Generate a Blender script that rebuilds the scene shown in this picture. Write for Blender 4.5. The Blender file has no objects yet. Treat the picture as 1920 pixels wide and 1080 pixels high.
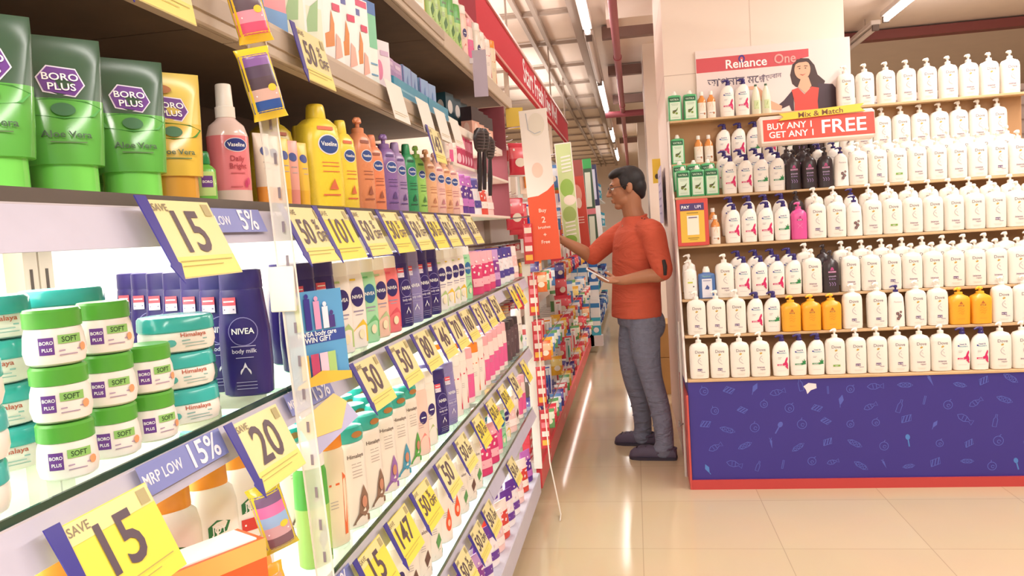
import bpy, math, random
from math import radians as R, pi, sin, cos
from mathutils import Vector, Matrix
from mathutils.geometry import tessellate_polygon
random.seed(7)
sc = bpy.context.scene
COL = sc.collection

# ------------------------------------------------------------------ camera
cam_data = bpy.data.cameras.new('camera')
cam = bpy.data.objects.new('camera', cam_data)
COL.objects.link(cam)
fwd_aisle = Vector((228.0, 118.0, 1460.0)).normalized()      # aisle direction seen in camera axes (right, up, forward)
up_c = fwd_aisle.cross(Vector((1, .0634, 0))).normalized()
if up_c.y < 0: up_c = -up_c
right_c = fwd_aisle.cross(up_c).normalized()
if right_c.x < 0: right_c = -right_c
cam.matrix_world = Matrix((
    (right_c.x, right_c.y, -right_c.z, 0.0),
    (fwd_aisle.x, fwd_aisle.y, -fwd_aisle.z, 0.0),
    (up_c.x, up_c.y, -up_c.z, 1.4),
    (0, 0, 0, 1)))
cam_data.sensor_width = 36.0
cam_data.lens = 36.0 * 1460.0 / 1920.0
cam_data.clip_start = 0.05
sc.camera = cam

# ------------------------------------------------------------------ world, exposure, added fill lamps
world = bpy.data.worlds.new('world')
sc.world = world
world.use_nodes = True
bg = world.node_tree.nodes['Background']
bg.inputs['Color'].default_value = (1.0, .93, .88, 1)
bg.inputs['Strength'].default_value = 0.42
sc.view_settings.view_transform = 'Standard'
sc.view_settings.look = 'None'
sc.view_settings.exposure = 0.46
sc.view_settings.gamma = 1.0
sc.view_settings.use_curve_mapping = False

def area_light(name, loc, sx, sy, power, color=(1, .95, .9), rot=(0, 0, 0)):
    d = bpy.data.lights.new(name, 'AREA'); d.shape = 'RECTANGLE'
    d.size = sx; d.size_y = sy; d.energy = power; d.color = color
    o = bpy.data.objects.new(name, d); COL.objects.link(o)
    o.location = loc; o.rotation_euler = rot
    return o
CEIL = 3.45
area_light('added_ceiling_fill', (-.34, -1.8, 3.2), .3, 2.4, 40)  # lamp without a fixture, added behind the camera as fill
for x, y in ((-2.6, 2.0), (-2.6, 8.0), (.9, 18.0), (-1.2, 22.0)): area_light('added_ceiling_fill', (x, y, 3.2), .3, 2.4, 70)  # unseen fill lamps added over the next aisle and the far end
area_light('added_uplight', (3.0, 6.5, 2.75), 1.2, 3.0, 30, rot=(pi, 0, 0))  # unseen uplight, added to brighten the ceiling past the column
for y in (2.0, 6.0, 10.5): area_light('added_uplight', (-1.25, y, 2.80), .3, 3.2, 16, rot=(pi, 0, 0))  # unseen uplights, added to lift the ceiling over the gondola
for x, y in ((1.0, -2.2), (2.57, .5), (2.2, 3.4), (2.57, 7.5), (2.57, 12.0), (-.2, -3.0)): area_light('added_ceiling_fill', (x, y, 3.2), .3, 2.4, 62)  # more fill lamps without fixtures, added behind the camera and beyond the display

# ------------------------------------------------------------------ materials
MATS = {}
def mat(name, c, rough=.45, metal=0.0, emit=0.0, alpha=1.0, noise=0.0, nscale=30.0, coat=0.0, spec=.5, trans=0.0):
    if name in MATS: return MATS[name]
    m = bpy.data.materials.new(name); m.use_nodes = True
    nt = m.node_tree; b = nt.nodes['Principled BSDF']
    b.inputs['Roughness'].default_value = rough
    b.inputs['Metallic'].default_value = metal
    b.inputs['Specular IOR Level'].default_value = spec
    b.inputs['Coat Weight'].default_value = coat
    b.inputs['Transmission Weight'].default_value = trans
    b.inputs['Alpha'].default_value = alpha
    c4 = (c[0], c[1], c[2], 1)
    b.inputs['Base Color'].default_value = c4
    if emit:
        b.inputs['Emission Color'].default_value = c4
        b.inputs['Emission Strength'].default_value = emit
    n = nt.nodes.new('ShaderNodeTexNoise'); n.inputs['Scale'].default_value = nscale; n.inputs['Detail'].default_value = 4
    tc = nt.nodes.new('ShaderNodeTexCoord'); nt.links.new(tc.outputs['Object'], n.inputs['Vector'])
    mr = nt.nodes.new('ShaderNodeMapRange')
    mr.inputs['To Min'].default_value = max(0, rough - .05); mr.inputs['To Max'].default_value = min(1, rough + .05)
    nt.links.new(n.outputs['Fac'], mr.inputs['Value']); nt.links.new(mr.outputs['Result'], b.inputs['Roughness'])
    if noise:
        mx = nt.nodes.new('ShaderNodeMix'); mx.data_type = 'RGBA'
        mx.inputs['A'].default_value = (c[0]*(1-noise), c[1]*(1-noise), c[2]*(1-noise), 1)
        mx.inputs['B'].default_value = (min(1, c[0]*(1+noise)), min(1, c[1]*(1+noise)), min(1, c[2]*(1+noise)), 1)
        nt.links.new(n.outputs['Fac'], mx.inputs['Factor']); nt.links.new(mx.outputs['Result'], b.inputs['Base Color'])
    MATS[name] = m
    return m
def h(s):
    """hex sRGB -> linear rgb"""
    o = []
    for i in (0, 2, 4):
        v = int(s[i:i+2], 16) / 255
        o.append(v / 12.92 if v <= .04045 else ((v + .055) / 1.055) ** 2.4)
    return tuple(o)
def C(s, rough=.4, **k):
    return mat('paint_' + s + ('' if rough == .4 else '_r%d' % int(rough*100)) + ''.join('_%s%s' % (a, k[a]) for a in sorted(k)), h(s), rough, **k)
def glassy(name, tint, fac):
    """thin clear plastic or glass: mostly see-through with a glossy skin"""
    if name in MATS: return MATS[name]
    m = bpy.data.materials.new(name); m.use_nodes = True
    nt = m.node_tree; nt.nodes.clear()
    o = nt.nodes.new('ShaderNodeOutputMaterial'); mx = nt.nodes.new('ShaderNodeMixShader')
    t = nt.nodes.new('ShaderNodeBsdfTransparent'); p = nt.nodes.new('ShaderNodeBsdfPrincipled')
    t.inputs['Color'].default_value = tint + (1,)
    p.inputs['Base Color'].default_value = tint + (1,); p.inputs['Roughness'].default_value = .12
    mx.inputs['Fac'].default_value = fac
    nt.links.new(t.outputs[0], mx.inputs[1]); nt.links.new(p.outputs[0], mx.inputs[2]); nt.links.new(mx.outputs[0], o.inputs['Surface'])
    MATS[name] = m
    return m

# ------------------------------------------------------------------ mesh building
def sup(a, n):
    c, s = cos(a), sin(a)
    e = 2.0 / n
    return math.copysign(abs(c) ** e, c), math.copysign(abs(s) ** e, s)
class MB:
    def __init__(self): self.v = []; self.f = []; self.m = []; self.mats = []
    def mi(self, m):
        if m not in self.mats: self.mats.append(m)
        return self.mats.index(m)
    def add(self, vs, fs, m):
        b = len(self.v); self.v += [tuple(p) for p in vs]; k = self.mi(m)
        for f in fs: self.f.append(tuple(i + b for i in f)); self.m.append(k)
        return self
    def box(self, x0, x1, y0, y1, z0, z1, m, bev=0.0):
        if bev > 0:
            ring = []
            for (z, i) in ((z0, bev), (z0 + bev, 0), (z1 - bev, 0), (z1, bev)):
                ring.append((z, i))
            vs = []
            for z, i in ring:
                b = bev
                pts = [(x0+b, y0+i), (x1-b, y0+i), (x1-i, y0+b), (x1-i, y1-b), (x1-b, y1-i), (x0+b, y1-i), (x0+i, y1-b), (x0+i, y0+b)]
                vs += [(px, py, z) for px, py in pts]
            fs = [tuple(range(7, -1, -1)), tuple(range(24, 32))]
            for k in range(3):
                for j in range(8):
                    a = k*8+j; b2 = k*8+(j+1) % 8
                    fs.append((a, b2, b2+8, a+8))
            return self.add(vs, fs, m)
        vs = [(x0, y0, z0), (x1, y0, z0), (x1, y1, z0), (x0, y1, z0), (x0, y0, z1), (x1, y0, z1), (x1, y1, z1), (x0, y1, z1)]
        return self.add(vs, [(3, 2, 1, 0), (4, 5, 6, 7), (0, 1, 5, 4), (1, 2, 6, 5), (2, 3, 7, 6), (3, 0, 4, 7)], m)
    def loft(self, prof, m, n=2.0, seg=28, xo=0.0, yo=0.0, caps=(True, True)):
        """prof rows: z, half width, half depth [, x offset, y offset]; horizontal superellipse sections"""
        vs = []; fs = []
        for r in prof:
            z, w, d = r[:3]; ox = r[3] if len(r) > 3 else 0; oy = r[4] if len(r) > 4 else 0
            for k in range(seg):
                cx, cy = sup(2*pi*k/seg, n)
                vs.append((xo+ox+w*cx, yo+oy+d*cy, z))
        L = len(prof)
        for i in range(L-1):
            for k in range(seg):
                a = i*seg+k; b = i*seg+(k+1) % seg
                fs.append((a, b, b+seg, a+seg))
        if caps[0]: fs.append(tuple(range(seg-1, -1, -1)))
        if caps[1]: fs.append(tuple((L-1)*seg+k for k in range(seg)))
        return self.add(vs, fs, m)
    def tube(self, pts, rad, m, seg=10, caps=True):
        """a round tube through pts; rad a number or one per point"""
        pts = [Vector(p) for p in pts]
        rs = rad if isinstance(rad, (list, tuple)) else [rad]*len(pts)
        vs = []; fs = []; prev = None
        for i, p in enumerate(pts):
            t = (pts[min(i+1, len(pts)-1)] - pts[max(i-1, 0)]).normalized()
            if prev is None:
                a = Vector((0, 0, 1)) if abs(t.z) < .9 else Vector((1, 0, 0))
                u = t.cross(a).normalized()
            else:
                u = (prev - t*prev.dot(t)).normalized()
            prev = u; w = t.cross(u)
            for k in range(seg):
                q = p + (u*cos(2*pi*k/seg) + w*sin(2*pi*k/seg))*rs[i]
                vs.append(q)
        for i in range(len(pts)-1):
            for k in range(seg):
                a = i*seg+k; b = i*seg+(k+1) % seg
                fs.append((a, b, b+seg, a+seg))
        if caps:
            fs.append(tuple(range(seg-1, -1, -1))); fs.append(tuple((len(pts)-1)*seg+k for k in range(seg)))
        return self.add(vs, fs, m)
    def prism(self, pts, y0, y1, m):
        """an outline in x,z extruded from y0 (front) to y1"""
        n = len(pts)
        tri = tessellate_polygon([[Vector((p[0], p[1], 0)) for p in pts]])
        vs = [(p[0], y0, p[1]) for p in pts] + [(p[0], y1, p[1]) for p in pts]
        fs = [tuple(t) for t in tri] + [tuple(n+i for i in t[::-1]) for t in tri]
        fs += [(i, (i+1) % n, n+(i+1) % n, n+i) for i in range(n)]
        return self.add(vs, fs, m)
    def mesh(self, name, sharp=38):
        me = bpy.data.meshes.new(name)
        me.from_pydata(self.v, [], self.f)
        for mm in self.mats: me.materials.append(mm)
        me.polygons.foreach_set('material_index', self.m)
        import bmesh
        bm = bmesh.new(); bm.from_mesh(me); bmesh.ops.recalc_face_normals(bm, faces=bm.faces); bm.to_mesh(me); bm.free()
        me.shade_smooth(); me.set_sharp_from_angle(angle=R(sharp))
        me.update()
        return me

TXT = {}
def text_geo(s):
    """flat glyphs of the built-in font, height of a capital about .7; returns points centred on x, and triangles"""
    if s in TXT: return TXT[s]
    cu = bpy.data.curves.new('lettering', 'FONT'); cu.body = s; cu.size = 1.0; cu.resolution_u = 3
    cu.offset = .015
    o = bpy.data.objects.new('lettering', cu); COL.objects.link(o)
    dg = bpy.context.evaluated_depsgraph_get(); dg.update()
    me = bpy.data.meshes.new_from_object(o.evaluated_get(dg))
    vs = [(v.co.x, v.co.y) for v in me.vertices]; fs = [tuple(p.vertices) for p in me.polygons]
    if vs:
        x0 = min(v[0] for v in vs); x1 = max(v[0] for v in vs)
        vs = [(x-(x0+x1)/2, y) for x, y in vs]
    bpy.data.objects.remove(o); bpy.data.meshes.remove(me); bpy.data.curves.remove(cu)
    TXT[s] = (vs, fs)
    return TXT[s]

def ell(cx, cz, rx, rz, n=20): return [(cx+rx*cos(2*pi*k/n), cz+rz*sin(2*pi*k/n)) for k in range(n)]
class Decal:
    """printing: flat shapes in x,z laid on a front surface y = surf(x, z)"""
    def __init__(self, surf=None, step=.0003, base=.0005):
        self.mb = MB(); self.surf = surf or (lambda x, z: 0.0); self.k = 0; self.step = step; self.base = base
    def put(self, pts, fs, m):
        e = self.base + self.step*self.k; self.k += 1
        self.mb.add([(x, self.surf(x, z)-e, z) for x, z in pts], fs, m); return self
    def rect(self, x0, x1, z0, z1, m, nx=8, nz=5):
        pts = [(x0+(x1-x0)*i/nx, z0+(z1-z0)*j/nz) for j in range(nz+1) for i in range(nx+1)]
        fs = [(j*(nx+1)+i, j*(nx+1)+i+1, (j+1)*(nx+1)+i+1, (j+1)*(nx+1)+i) for j in range(nz) for i in range(nx)]
        return self.put(pts, fs, m)
    def ell(self, cx, cz, rx, rz, m, n=24):
        pts = [(cx, cz)] + ell(cx, cz, rx*.55, rz*.55, n) + ell(cx, cz, rx, rz, n)
        fs = [(0, 1+k, 1+(k+1) % n) for k in range(n)] + [(1+k, n+1+k, n+1+(k+1) % n, 1+(k+1) % n) for k in range(n)]
        return self.put(pts, fs, m)
    def poly(self, pts, m):
        tri = tessellate_polygon([[Vector((p[0], p[1], 0)) for p in pts]])
        return self.put(pts, [tuple(t) for t in tri], m)
    def line(self, pts, w, m):
        vs = []; fs = []
        for i, p in enumerate(pts):
            a = Vector(pts[max(i-1, 0)]); b = Vector(pts[min(i+1, len(pts)-1)])
            t = (b-a).normalized() if (b-a).length > 1e-9 else Vector((1, 0)); n = Vector((-t.y, t.x))*w/2
            vs += [(p[0]+n.x, p[1]+n.y), (p[0]-n.x, p[1]-n.y)]
        for i in range(len(pts)-1): fs.append((2*i, 2*i+1, 2*i+3, 2*i+2))
        return self.put(vs, fs, m)
    def text(self, s, cx, z, size, m, sx=1.0, slope=0.0):
        vs, fs = text_geo(s)
        return self.put([(cx+x*size*sx, z+y*size+x*size*slope) for x, y in vs], fs, m)
    def mesh(self, name): 
        return self.mb.mesh(name)
def surf_of(prof, n):
    """front surface (y of -side) of a lofted body"""
    def f(x, z):
        rows = prof
        i = 0
        while i < len(rows)-2 and rows[i+1][0] < z: i += 1
        a, b = rows[i], rows[i+1]
        t = 0 if b[0] == a[0] else max(0, min(1, (z-a[0])/(b[0]-a[0])))
        w = a[1]+(b[1]-a[1])*t; d = a[2]+(b[2]-a[2])*t
        ox = (a[3] if len(a) > 3 else 0)+((b[3] if len(b) > 3 else 0)-(a[3] if len(a) > 3 else 0))*t
        oy = (a[4] if len(a) > 4 else 0)+((b[4] if len(b) > 4 else 0)-(a[4] if len(a) > 4 else 0))*t
        u = min(.985, abs((x-ox)/w))
        return oy-d*(1-u**n)**(1/n)
    return f

# ------------------------------------------------------------------ objects
def obj(name, me, parent=None, loc=(0, 0, 0), rot=(0, 0, 0)):
    o = bpy.data.objects.new(name, me); COL.objects.link(o)
    o.location = loc; o.rotation_euler = rot
    if parent is not None: o.parent = parent
    return o
def tag(o, label, cat, group=None):
    o['label'] = label; o['category'] = cat
    if group: o['group'] = group
    return o
def thing(name, label, cat, loc=(0, 0, 0), rot=(0, 0, 0), group=None):
    o = bpy.data.objects.new(name, None); COL.objects.link(o); o.empty_display_size = .05
    o.location = loc; o.rotation_euler = rot
    return tag(o, label, cat, group)
def struct(name, mb, **k):
    o = obj(name, mb.mesh(name, **k)); o['kind'] = 'structure'; return o
class Kit:
    """a kind of goods: named part meshes shared by every copy"""
    def __init__(self, name, desc, cat): self.name = name; self.desc = desc; self.cat = cat; self.parts = []
    def part(self, name, me): self.parts.append((name, me)); return self
def place(kit, loc, rotz=0.0, label=None, group=None, tilt=0.0, scale=1.0, roll=0.0):
    t = thing(kit.name, label or kit.desc, kit.cat, loc, (tilt, roll, rotz), group)
    if scale != 1.0: t.scale = scale if isinstance(scale, tuple) else (scale,)*3
    for nm, me in kit.parts:
        c = obj(nm, me, t)
    return t
ORD = ('first second third fourth fifth sixth seventh eighth ninth tenth eleventh twelfth thirteenth fourteenth fifteenth sixteenth '
       'seventeenth eighteenth nineteenth twentieth').split()
def ordn(i):
    if i < 20: return ORD[i]
    t = {2: 'twenty', 3: 'thirty', 4: 'forty'}[(i+1)//10]
    return t + '-' + ORD[(i+1) % 10 - 1] if (i+1) % 10 else {2: 'twentieth', 3: 'thirtieth', 4: 'fortieth'}[(i+1)//10]
# ================================================================== the hall: floor, ceiling, far walls, columns
def floor_mat():
    m = bpy.data.materials.new('polished_tile'); m.use_nodes = True; nt = m.node_tree; b = nt.nodes['Principled BSDF']
    tc = nt.nodes.new('ShaderNodeTexCoord'); mp = nt.nodes.new('ShaderNodeMapping')
    mp.inputs['Location'].default_value = (.031, -3.324 + .585*10, 0)
    br = nt.nodes.new('ShaderNodeTexBrick'); br.offset = 0; br.inputs['Scale'].default_value = 1
    br.inputs['Brick Width'].default_value = .585; br.inputs['Row Height'].default_value = .585
    br.inputs['Mortar Size'].default_value = .0016; br.inputs['Mortar Smooth'].default_value = .1
    br.inputs['Color1'].default_value = h('d3bd9c') + (1,); br.inputs['Color2'].default_value = h('cfb896') + (1,)
    br.inputs['Mortar'].default_value = h('b39d80') + (1,)
    nt.links.new(tc.outputs['Object'], mp.inputs['Vector']); nt.links.new(mp.outputs[0], br.inputs['Vector'])
    no = nt.nodes.new('ShaderNodeTexNoise'); no.inputs['Scale'].default_value = 2.5; no.inputs['Detail'].default_value = 6
    nt.links.new(tc.outputs['Object'], no.inputs['Vector'])
    mx = nt.nodes.new('ShaderNodeMix'); mx.data_type = 'RGBA'; mx.blend_type = 'MULTIPLY'; mx.inputs['Factor'].default_value = .12
    nt.links.new(br.outputs['Color'], mx.inputs['A']); nt.links.new(no.outputs['Color'], mx.inputs['B'])
    nt.links.new(mx.outputs['Result'], b.inputs['Base Color'])
    b.inputs['Roughness'].default_value = .10; b.inputs['Specular IOR Level'].default_value = .4
    return m
f = MB(); f.add([(-6, -4, 0), (9, -4, 0), (9, 27, 0), (-6, 27, 0)], [(0, 1, 2, 3)], floor_mat()); struct('floor', f)
white_wall = mat('warm_white_wall', h('ead9cc'), .7, noise=.03, nscale=3)
ceil_m = mat('ceiling_plank', h('ecd9cb'), .75, noise=.05, nscale=4)
f = MB(); f.box(-6, 9, -4, 27, CEIL, CEIL+.1, ceil_m); struct('ceiling', f)
f = MB(); f.box(-6, 9, 26.9, 27.1, 0, CEIL, white_wall); struct('wall_back', f)
f = MB(); f.box(-6.1, -6, -4, 27, 0, CEIL, white_wall); struct('wall_left', f)
f = MB(); f.box(9, 9.1, -4, 27, 0, CEIL, white_wall); struct('wall_right', f)
# the exposed cable-tray grid under the ceiling, over the aisle
rail_m = mat('ceiling_rail', h('a8968a'), .6)
g = MB()
for x in (-.95, -.80, -.47, -.43): g.box(x-.02, x+.02, 1.5, 26, CEIL-.07, CEIL-.02, rail_m)
g2 = MB()
for k in range(20): g2.box(-3.2, -.45, 2.6+k*1.2-.014, 2.6+k*1.2+.014, CEIL-.05, CEIL-.015, rail_m)
struct('trim_1', g); struct('trim_2', g2)
beam_m = mat('dark_ceiling_beam', h('8a6c64'), .6)
for k, y in enumerate((6.4, 8.2, 10.2, 12.5, 15.0, 18.5)):
    f = MB(); f.box(-.22, .6 if k < 3 else 1.4, y-.05, y+.05, CEIL-.14, CEIL-.02, beam_m); struct('trim_%d' % (k+3), f)
f = MB(); f.box(-.15, .5, 7.2, 7.5, CEIL-.2, CEIL-.03, white_wall); struct('trim_9', f)
# red sprinkler main and its branch
pipe_m = mat('red_pipe_paint', h('a4525c'), .45)
t = thing('sprinkler_pipe', 'dull red sprinkler pipe running along the ceiling beside the tube lights', 'pipe', (0, 0, 0))
p = MB(); p.tube([(-.078, 2.0, 3.2), (-.078, 26, 3.2)], .038, pipe_m, 16); obj('main_pipe', p.mesh('main_pipe'), t)
p = MB(); p.tube([(-.35, 12.6, 3.16), (.45, 12.6, 3.16)], .05, pipe_m, 12); obj('branch_pipe', p.mesh('branch_pipe'), t)
for y in (5.0, 8.6, 12.0, 16):
    p = MB(); p.tube([(-.078, y-.04, 3.2), (-.078, y+.04, 3.2)], .046, pipe_m, 16); obj('coupling', p.mesh('coupling'), t)
    p = MB(); p.tube([(-.078, y, 3.23), (-.078, y, CEIL)], .006, rail_m, 6); obj('hanger_rod', p.mesh('hanger_rod'), t)
# tube lights hung along the aisle
tube_m = mat('lit_tube', (1, .96, .92), .4, emit=10.0)
case_m = mat('lamp_housing', h('d9cdc6'), .4)
off_m = mat('unlit_tube', h('e8dcd6'), .3)
def tube_light(x, y0, y1, lit, label, z=3.3):
    t = thing('tube_light', label, 'ceiling light', (x, (y0+y1)/2, z), group='tube lights under the ceiling')
    L = (y1-y0)/2
    a = MB(); a.box(-.05, .05, -L, L, 0, .05, case_m, .008); obj('housing', a.mesh('housing'), t)
    a = MB(); a.tube([(0, -L+.04, -.028), (0, L-.04, -.028)], .026, tube_m if lit else off_m, 12); obj('tube', a.mesh('tube'), t)
    for s in (-1, 1):
        a = MB(); a.box(-.03, .03, s*(L-.02)-.02, s*(L-.02)+.02, -.058, 0, C('6a5a54')); obj('end_socket', a.mesh('end_socket'), t)
    for s in (-1, 1):
        a = MB(); a.tube([(0, s*L*.7, .05), (0, s*L*.7, CEIL-z)], .004, rail_m, 6); obj('hanger_rod', a.mesh('hanger_rod'), t)
    return t
ys = ((3.4, 7.7, 1), (7.9, 10.3, 0), (10.4, 13.1, 1), (13.3, 15.2, 0), (15.3, 17.5, 1), (17.7, 19.2, 0), (19.3, 22.5, 1))
for i, (a, b, l) in enumerate(ys):
    tube_light(-.34, a, b, l, '%s tube light over the aisle, %s in the row going away' % ('lit' if l else 'unlit', ORD[i]))
tube_light(2.57, 5.4, 8.4, 1, 'lit tube light beyond the wide white column')
tube_light(2.57, 8.7, 11.2, 0, 'unlit pale tube light housing behind the lit one beyond the column')
f = MB(); f.box(1.3, 6, 9.6, 9.75, CEIL-.12, CEIL-.02, C('8a4a48')); struct('trim_10', f)
# the wide clad column the shampoo display stands against
col_m = mat('column_cladding', h('f0dfd2'), .55, noise=.02, nscale=2)
f = MB(); f.box(.222, 1.235, 4.76, 6.1, 0, CEIL, col_m)
for z in (2.26, 2.72): f.box(.2215, 1.2355, 4.7592, 6.1008, z, z+.004, C('c9b4a6'))
f.box(.72, .724, 4.7592, 4.77, 2.26, CEIL, C('d8c4b6'))
struct('column_1', f)
f = MB(); f.box(.2, .9, 9.2, 10.2, 0, CEIL, col_m); struct('column_2', f)
f = MB(); f.box(.16, .8, 15, 16, 0, CEIL, col_m); struct('column_3', f)
# grey wire-mesh partition seen past the column
t = thing('wire_partition', 'grey wire mesh partition standing behind the column and the display', 'partition', (2.9, 9.0, 0))
a = MB(); a.box(-1.6, 3.4, .02, .06, 0, 2.62, C('a8968e', .6)); obj('backing_sheet', a.mesh('backing_sheet'), t)
a = MB()
for k in range(34): a.tube([(-1.6+k*.15, 0, .1), (-1.6+k*.15, 0, 2.6)], .006, C('8c7a74'), 6)
for k in range(17): a.tube([(-1.6, 0, .15+k*.15), (3.4, 0, .15+k*.15)], .006, C('8c7a74'), 6)
obj('mesh_wire', a.mesh('mesh_wire'), t)
for s in (-1.6, .9, 3.4):
    a = MB(); a.tube([(s, .02, 0), (s, .02, 2.66)], .025, C('8c7a74'), 10); obj('post', a.mesh('post'), t)
# ================================================================== goods: each kind is modelled once
W = C('f6efe6', .3); CREAM = C('f3ece1', .32); INK = C('5a4a58'); NAVY = C('2c2470', .3); NAVYD = C('34286e', .3)
MAG = C('d22a66'); GRN = C('2f8a52'); TEAL = C('35b3a6', .3); PURP = C('6a3a90'); GOLD = C('c8a24a'); DKG = C('2a6a44'); BLK = C('3b3033', .3)
RED = C('d8483c'); ORG = C('f2913a', .3); YEL = C('f4da56', .35); PINKL = C('f2b8b4'); WHT = C('ffffff', .35)

def pump_mesh(z, r, hgt, m, nx=-1, ny=0, reach=.034):
    """screw collar, stem and a nozzle head"""
    p = MB()
    p.loft([(z, r, r), (z+.3*hgt, r, r), (z+.34*hgt, r*.8, r*.8)], m, 2, 18)
    p.loft([(z+.3*hgt, r*.36, r*.36), (z+.72*hgt, r*.36, r*.36)], m, 2, 12)
    p.loft([(z+.62*hgt, r*.62, r*.62), (z+.68*hgt, r*.72, r*.72), (z+.9*hgt, r*.66, r*.66), (z+hgt, r*.45, r*.45)], m, 2, 16)
    a = Vector((nx, ny, 0))*reach
    p.tube([(0, 0, z+.85*hgt), (a.x*.5, a.y*.5, z+.86*hgt), (a.x, a.y, z+.72*hgt)], [r*.45, r*.36, r*.26], m, 10)
    return p.mesh('pump')
def cap_mesh(z, w, d, hgt, m, n=2.0, top=.9, name='cap', flip=False):
    p = MB(); p.loft([(z, w*.98, d*.98), (z+.002, w, d), (z+hgt*.8, w*(top+1)/2, d*(top+1)/2), (z+hgt*.96, w*top, d*top), (z+hgt, w*top*.9, d*top*.9)], m, n, 28)
    if flip: p.box(-w*.3, w*.3, -d*1.03, -d*.6, z+hgt*.55, z+hgt*.7, m)
    return p.mesh(name)
def body_mesh(prof, n, m, bands=(), seg=32):
    """body with optional colour bands [(z0, z1, material)]"""
    p = MB(); p.loft(prof, m, n, seg)
    if bands:
        for fi, f in enumerate(p.f):
            zc = sum(p.v[i][2] for i in f)/len(f)
            for z0, z1, bm_ in bands:
                if z0 <= zc <= z1: p.m[fi] = p.mi(bm_)
    return p.mesh('body')

# --- goods of the shampoo display
def dove(kind):
    k = Kit('pump_bottle', {'dv': 'cream white conditioner pump bottle with a grey print', 'dp': 'cream white shampoo pump bottle with a purple block on its print', 'dg': 'cream white shampoo pump bottle with a green block on its print'}[kind], 'bottle')
    prof = [(0, .042, .024), (.003, .0465, .0285), (.02, .048, .030), (.10, .0485, .031), (.148, .048, .0305), (.166, .0455, .029), (.178, .037, .025), (.184, .020, .018), (.187, .0145, .0145)]
    k.part('body', body_mesh(prof, 3.0, CREAM))
    k.part('pump', pump_mesh(.187, .0145, .046, W, -.8, -.5, .03))
    d = Decal(surf_of(prof, 3.0))
    d.text('Dove', .002, .135, .021, C('8d7f86'))
    d.poly([(-.007, .124), (.0, .130), (.008, .127), (.004, .121), (-.004, .119)], GOLD)
    d.line([(.006, .112), (-.004, .104), (-.008, .095), (-.005, .086), (.004, .079), (.012, .074)], .0026, C('b9aeb4'))
    d.line([(-.002, .101), (.006, .096), (.007, .090)], .002, C('c7bcc0'))
    if kind == 'dp':
        d.rect(-.012, .012, .042, .054, C('6b4a78')); d.text('hair fall', .0, .045, .008, WHT); d.text('rescue', .016, .034, .008, C('7d5a88'))
    elif kind == 'dg':
        d.rect(-.016, .018, .042, .052, C('86b050')); d.text('nutri', .0, .0445, .007, WHT)
    else:
        d.text('intense', -.002, .048, .013, C('8a6a86')); d.text('repair', .008, .037, .011, C('9a7f90'))
    d.line([(-.02, .022), (.02, .022)], .0012, C('d5cabb')); d.line([(-.016, .017), (.016, .017)], .0012, C('d5cabb'))
    return k.part('label_print', d.mesh('label_print'))
def hs(kind):
    k = Kit('pump_bottle', 'white anti-dandruff shampoo bottle with blue pump and %s print' % ('magenta' if kind == 'hm' else 'green'), 'bottle')
    prof = [(0, .034, .022), (.003, .038, .026), (.05, .041, .0275), (.1, .042, .028), (.135, .0395, .027, .0015), (.155, .034, .0245, .004), (.168, .026, .02, .0065), (.176, .016, .014, .008), (.179, .013, .013, .008)]
    k.part('body', body_mesh(prof, 2.5, W))
    p = MB(); m = NAVYD; z = .179; x = .008
    p.loft([(z, .013, .013), (z+.012, .0125, .0125), (z+.014, .0105, .0105)], m, 2, 18, x)
    p.loft([(z+.012, .009, .009), (z+.022, .011, .011), (z+.030, .010, .010), (z+.034, .006, .006)], m, 2, 16, x)
    p.tube([(x, 0, z+.027), (x-.018, -.004, z+.029), (x-.034, -.008, z+.022)], [.008, .0062, .0045], m, 10)
    k.part('pump', p.mesh('pump'))
    d = Decal(surf_of(prof, 2.5)); col = MAG if kind == 'hm' else GRN
    d.text('head &', .004, .128, .011, C('3f4f8f')); d.text('shoulders', .005, .118, .010, C('4f9fb8'))
    d.ell(-.017, .124, .004, .004, C('4a4aa0'))
    d.rect(-.022, .012, .056, .064, col); d.text('smooth' if kind == 'hm' else 'menthol', -.005, .0575, .0075, WHT)
    if kind == 'hm':
        d.poly([(.004, .066), (.014, .072), (.018, .084), (.024, .096), (.030, .100), (.031, .088), (.026, .076), (.031, .064), (.032, .050), (.026, .046), (.018, .056), (.008, .060)], col)
        d.poly([(.014, .052), (.02, .048), (.030, .036), (.033, .042), (.026, .052)], col)
    else:
        d.poly([(.004, .064), (.016, .068), (.012, .080), (.020, .074), (.025, .088), (.027, .074), (.034, .078), (.031, .064), (.034, .058), (.012, .056)], col)
    d.line([(-.018, .098), (.0, .098)], .002, C('b8b2b4')); d.line([(-.018, .092), (-.004, .092)], .002, C('b8b2b4'))
    d.line([(-.02, .03), (.018, .03)], .0016, C('cfc8c8'))
    return k.part('label_print', d.mesh('label_print'))
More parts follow.
